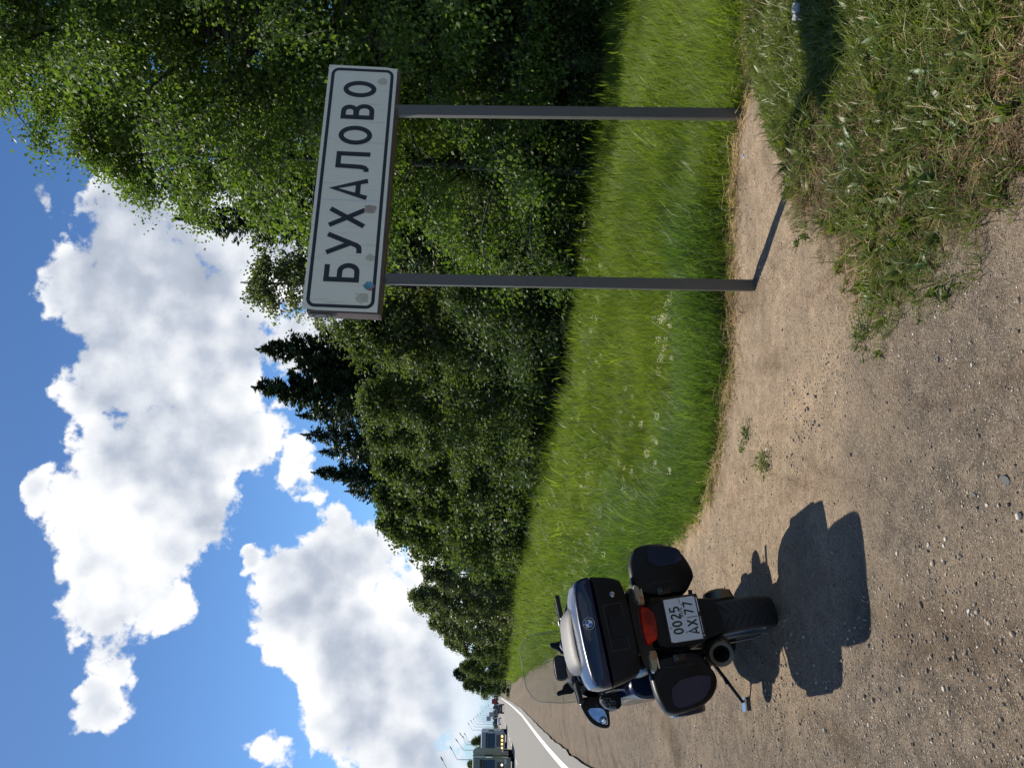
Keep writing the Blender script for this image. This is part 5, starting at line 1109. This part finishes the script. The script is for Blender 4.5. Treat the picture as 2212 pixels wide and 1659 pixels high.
# ------------------------------------------------------------------ street lamps
LM = [(-62.9, 139.3, 2.6, 10.8), (-73.3, 168., 2.6, 10.9), (-84.3, 198.3, 2.6, 11.3), (-91.7, 218.9, 3.1, 11.3), (-95.5, 229.3, 1.8, 11.), (-97.5, 234.9, 2.3, 10.7), (-126.2, 314.1, 2.6, 12.4), (-138.6, 348.1, 2.8, 12.6), (-150.2, 380.2, 2.8, 12.5), (-162.5, 414.3, 2.8, 12.3), (-175.7, 450.6, 2.9, 12.2), (-191., 492.9, 3.2, 11.8), (-211.3, 549.1, 3., 11.7), (-231.1, 603.6, 3.1, 11.4), (-256.6, 674., 3.8, 11.2), (-284.3, 750.5, 3.6, 11.1), (-312.6, 828.6, 4.1, 11.), (-330.8, 879., 4., 11.1)]
ordw = ['nearest street lamp, only its arm inside the photo', 'second street lamp, behind the front truck cab', 'third street lamp, over the olive box', 'street lamp with the longest arm in the close group of three', 'street lamp with the shortest arm in the close group of three', 'last street lamp of the close group of three', 'first street lamp after the wide gap, right of the second truck', 'lamp next beyond the first one after the gap', 'third lamp after the gap', 'lamp carrying the square board', 'lamp behind the small dark board', 'sixth lamp after the gap', 'seventh lamp after the gap', 'eighth lamp after the gap', 'fourth lamp from the vanishing end of the row', 'third lamp from the vanishing end of the row', 'second lamp from the vanishing end of the row', 'last visible lamp at the vanishing end of the row']
m_lamp = simple('lamp_post_grey', (.30, .33, .36), .6)
for (x, y, dx, zt), lab in zip(LM, ordw):
    z0 = 1.2 * float(sm(60, 400, np.float64(y))) - .3; s = empty('street_lamp', (x, y, z0), 0, lab, 'street lamp', 'street lamps along the far side')
    el = (9.4 if zt < 11.6 else 10.8) - z0; k = .75 + y / 1500
    mb = MB(); mb.tube([(0, 0, 0), (0, 0, el - .5)], [.11 * k, .07 * k], 8); mb.build('pole', m_lamp, s)
    zt_ = zt - z0; mb = MB(); mb.tube([(0, 0, el - .5), (0, 0, el - .1), (.12, 0, el + .1), (dx * .75, 0, el + (zt_ - el) * .72)], [.06 * k, .055 * k, .05 * k, .045 * k], 6); mb.build('arm', m_lamp, s)
    mb = MB(); mb.tube([(dx * .72, 0, el + (zt_ - el) * .70), (dx * .85, 0, el + (zt_ - el) * .84), (dx, 0, zt_)], [.07 * k, .13 * k, .07 * k], 8); mb.build('lamp_head', m_dk, s)
for x, y, lab in ((-160, 412, 'square board seen from behind among the lamp posts'), (-152, 396, 'second square board standing lower among the lamp posts')):
    t = empty('road_board', (x, y, .9), 0, lab, 'sign'); mb = MB(); mb.tube([(0, 0, 0), (0, 0, 4 if y > 400 else 3)], .08, 6); mb.build('post', m_lamp, t); mb = MB(); mb.box(-1.1, 1.1, -.06, -.0, 2.6 if y < 400 else 4, 4.6 if y < 400 else 6); mb.build('board', m_lamp, t)

# ------------------------------------------------------------------ plants and small things by hand
def dandelion_leaf(L_, w, seed, up=.35):
    r = rs(seed); n = 9; Vs = []; Fs = []
    for i in range(n + 1):
        s = i / n; ww = w * (math.sin(math.pi * min(1, .12 + s * .92)) ** .8) * (1.0 if i % 2 else .62) * (.5 + .5 * s) + .002
        z = up * L_ * (s - .75 * s * s); Vs += [(-ww, s * L_ - (.3 * w if i % 2 else 0), z + abs(ww) * .25), (0, s * L_, z), (ww, s * L_ - (.3 * w if i % 2 else 0), z + abs(ww) * .25)]
    for i in range(n): a = i * 3; Fs += [(a, a + 1, a + 4, a + 3), (a + 1, a + 2, a + 5, a + 4)]
    return Vs, Fs
m_dl = leafmat('dandelion_leaf', (.03, .08, .016), (.09, .17, .045), .3, .4, inst=True)
m_dl2 = leafmat('pale_leaf', (.16, .22, .13), (.25, .32, .2), .25, .5, inst=True)
leafmeshes = [mesh('leaf', *dandelion_leaf(1, .13 + .02 * i, i, .25 + .2 * i), m_dl, smooth=True) for i in range(3)]
palemesh = mesh('leaf', *dandelion_leaf(1, .15, 7, .5), m_dl2, smooth=True)
WD = [(1.55, 3.75, .13, 5, 'dandelion rosette in the middle of the rough patch'), (1.15, 4.05, .10, 6, 'bright toothed-leaf weed nearest the centre of the patch'), (1.75, 4.55, .10, 5, 'toothed weed in the upper right part of the patch'), (1.62, 3.15, .15, 4, 'broad-leaved weed by the lower right corner'),
      (.72, 3.85, .10, 6, 'dark green weed near the left tip of the patch'), (1.25, 3.35, .13, 4, 'weed among the straw, lower middle of the patch'), (.95, 3.15, .10, 5, 'small weed close to the bottom border'), (1.95, 5.15, .09, 5, 'weed close to the white litter'), (1.3, 4.65, .09, 5, 'weed below the right post shadow'),
      (.42, 3.95, .07, 8, 'leafy weed at the very tip of the patch'), (.50, 3.42, .07, 8, 'small weed on the bare slope beside the patch'), (1.45, 2.95, .13, 5, 'weed cut by the bottom border of the photo'), (1.85, 3.8, .12, 5, 'yellow-green weed at the right border')]
for i, (x, y, L_, n_, lab) in enumerate(WD):
    w = empty('dandelion_plant', (x, y, float(gz(x, y)) + .012), i * .9, lab, 'weed', 'broad-leaved weeds in the patch')
    for k in range(n_):
        r = rs(i * 20 + k); pm = palemesh if (i in (0, 3, 1) and k == 0) else leafmeshes[k % 3]
        l = link('leaf', pm, w); s = L_ * r.uniform(.7, 1.2); l.scale = (s, s, s); l.rotation_euler = (r.uniform(.1, .6), r.uniform(-.3, .3), k * 6.283 / n_ + r.uniform(-.4, .4))
def small_weed(x, y, rad, n_, lab, seed):
    r = rs(seed); Vs = []; Fs = []; t = empty('gravel_weed', (x, y, float(gz(x, y))), 0, lab, 'weed', 'small weeds growing in the gravel')
    cs = r.randn(n_, 3) * np.array([rad * .5, rad * .5, rad * .22]); cs[:, 2] = np.abs(cs[:, 2]) + .006; ax = unit(cs * np.array([1, 1, .5]) + r.randn(n_, 3) * .03)
    V_, F_ = quads(cs, ax, unit(r.randn(n_, 3) * .5 + np.array([0, 0, 1])), r.uniform(.018, .035, n_), r.uniform(.006, .012, n_))
    link('foliage', npmesh('foliage', V_, F_, m_weed), t)
    mb = MB()
    for k in range(7): a = k * .9; mb.tube([(0, 0, 0), (math.cos(a) * rad * .5, math.sin(a) * rad * .5, .02)], .0012, 3)
    mb.build('stem', m_coarse, t)
small_weed(-.32, 5.89, .095, 150, 'small green weed in the gravel nearer the grass edge', 1); small_weed(-.48, 5.51, .11, 260, 'larger green weed lying in the gravel between grass and shadow', 2); small_weed(-.43, 6.03, .05, 40, 'tiniest weed beside the two gravel weeds', 3); small_weed(.26, 4.05, .11, 200, 'feathery weed spreading over the gravel at the patch tip', 4)
# litter and single stones
m_lit = simple('crumpled_plastic', (.55, .57, .58), .25, var=.3, scale=20, coat=.4)
r = rs(77); bm = bmesh.new(); bmesh.ops.create_icosphere(bm, subdivisions=3, radius=1)
for v_ in bm.verts: k = 1 + .28 * math.sin(v_.co.x * 7 + v_.co.z * 3) * math.cos(v_.co.y * 6) + r.randn() * .07; v_.co = Vector((v_.co.x * .085, v_.co.y * .042, v_.co.z * .032)) * k
me = bpy.data.meshes.new('crumpled_litter'); bm.to_mesh(me); bm.free(); me.materials.append(m_lit)
o = link('crumpled_litter', me, loc=(2.10, 4.74, float(gz(2.10, 4.74)) + .045)); o.rotation_euler = (0, .1, .2); tag(o, 'crumpled whitish plastic litter in the dry grass at the right border', 'litter')
def slab(name, x, y, L_, w, h, rz, m, lab, cat, seed):
    r = rs(seed); n = 7; P_ = [(math.cos(i * 6.283 / n) * L_ * r.uniform(.8, 1.1), math.sin(i * 6.283 / n) * w * r.uniform(.8, 1.15)) for i in range(n)]; mb = MB(); mb.loft([[(a * k, b_ * k, z) for a, b_ in P_] for z, k in ((0, .95), (h * .6, 1), (h, .88))])
    o = mb.build(name, m, None, angle=25); o.location = (x, y, float(gz(x, y)) - h * .15); o.rotation_euler = (r.randn() * .08, r.randn() * .08, rz); tag(o, lab, cat, 'single stones on the gravel' if cat == 'stone' else None)
m_slate = simple('slate', (.075, .08, .085), .7, var=.3, scale=40, bump=.4); m_pale = simple('pale_stone', (.45, .41, .36), .8, var=.2, scale=40, bump=.3)
slab('flat_stone', -.30, 2.87, .030, .016, .010, 1.2, m_slate, 'flat dark slate stone close to the bottom border', 'stone', 1); slab('flat_stone', -.375, 3.08, .021, .008, .006, 1.5, m_slate, 'narrow dark slate chip just beyond the large one', 'stone', 2)
for i, (px_, py_, s, mt, lab) in enumerate(((2081, 1187, .011, m_pale, 'pale stone right of the shadow of the top case'), (2107, 1061, .010, m_pale, 'rounded pale stone beside the slate chip'), (1962, 1150, .012, m_pale, 'pale chip nearest the rounded shadow end'), (2002, 1174, .011, m_pale, 'second pale chip by the shadow end'),
      (1875, 1180, .013, m_pale, 'pale stone touching the shadow outline'), (1975, 800, .009, m_slate, 'greyish stone in the sandy part'))):
    pass
SS = [(-.62, 3.42, .012, m_pale, 'pale chip nearest the rounded end of the shadow'), (-.60, 3.30, .010, m_pale, 'second pale chip by the shadow end'), (-.40, 2.99, .010, m_pale, 'rounded pale stone beside the slate chip'), (-.80, 3.10, .012, m_pale, 'pale stone below the top case shadow'), (.12, 3.35, .012, m_slate, 'greyish stone in the sandy middle'), (-1.15, 3.3, .013, m_pale, 'pale stone in the coarse gravel at left'),
      (-.2, 4.6, .013, m_slate, 'dark stone on the sand above the top case shadow'), (.35, 5.2, .012, m_slate, 'dark stone between weeds and left post')]
for i, (x, y, s, mt, lab) in enumerate(SS): slab('flat_stone', x, y, s, s * .7, s * .6, i * .8, mt, lab, 'stone', 10 + i)
slab('blue_scrap', 1.62, 6.02, .022, .012, .004, .5, simple('blue_scrap', (.12, .28, .5), .4), 'tiny blue scrap on the sand between the posts', 'litter', 30)
print('LEAVES', NLEAF, 'GRASS', NG)
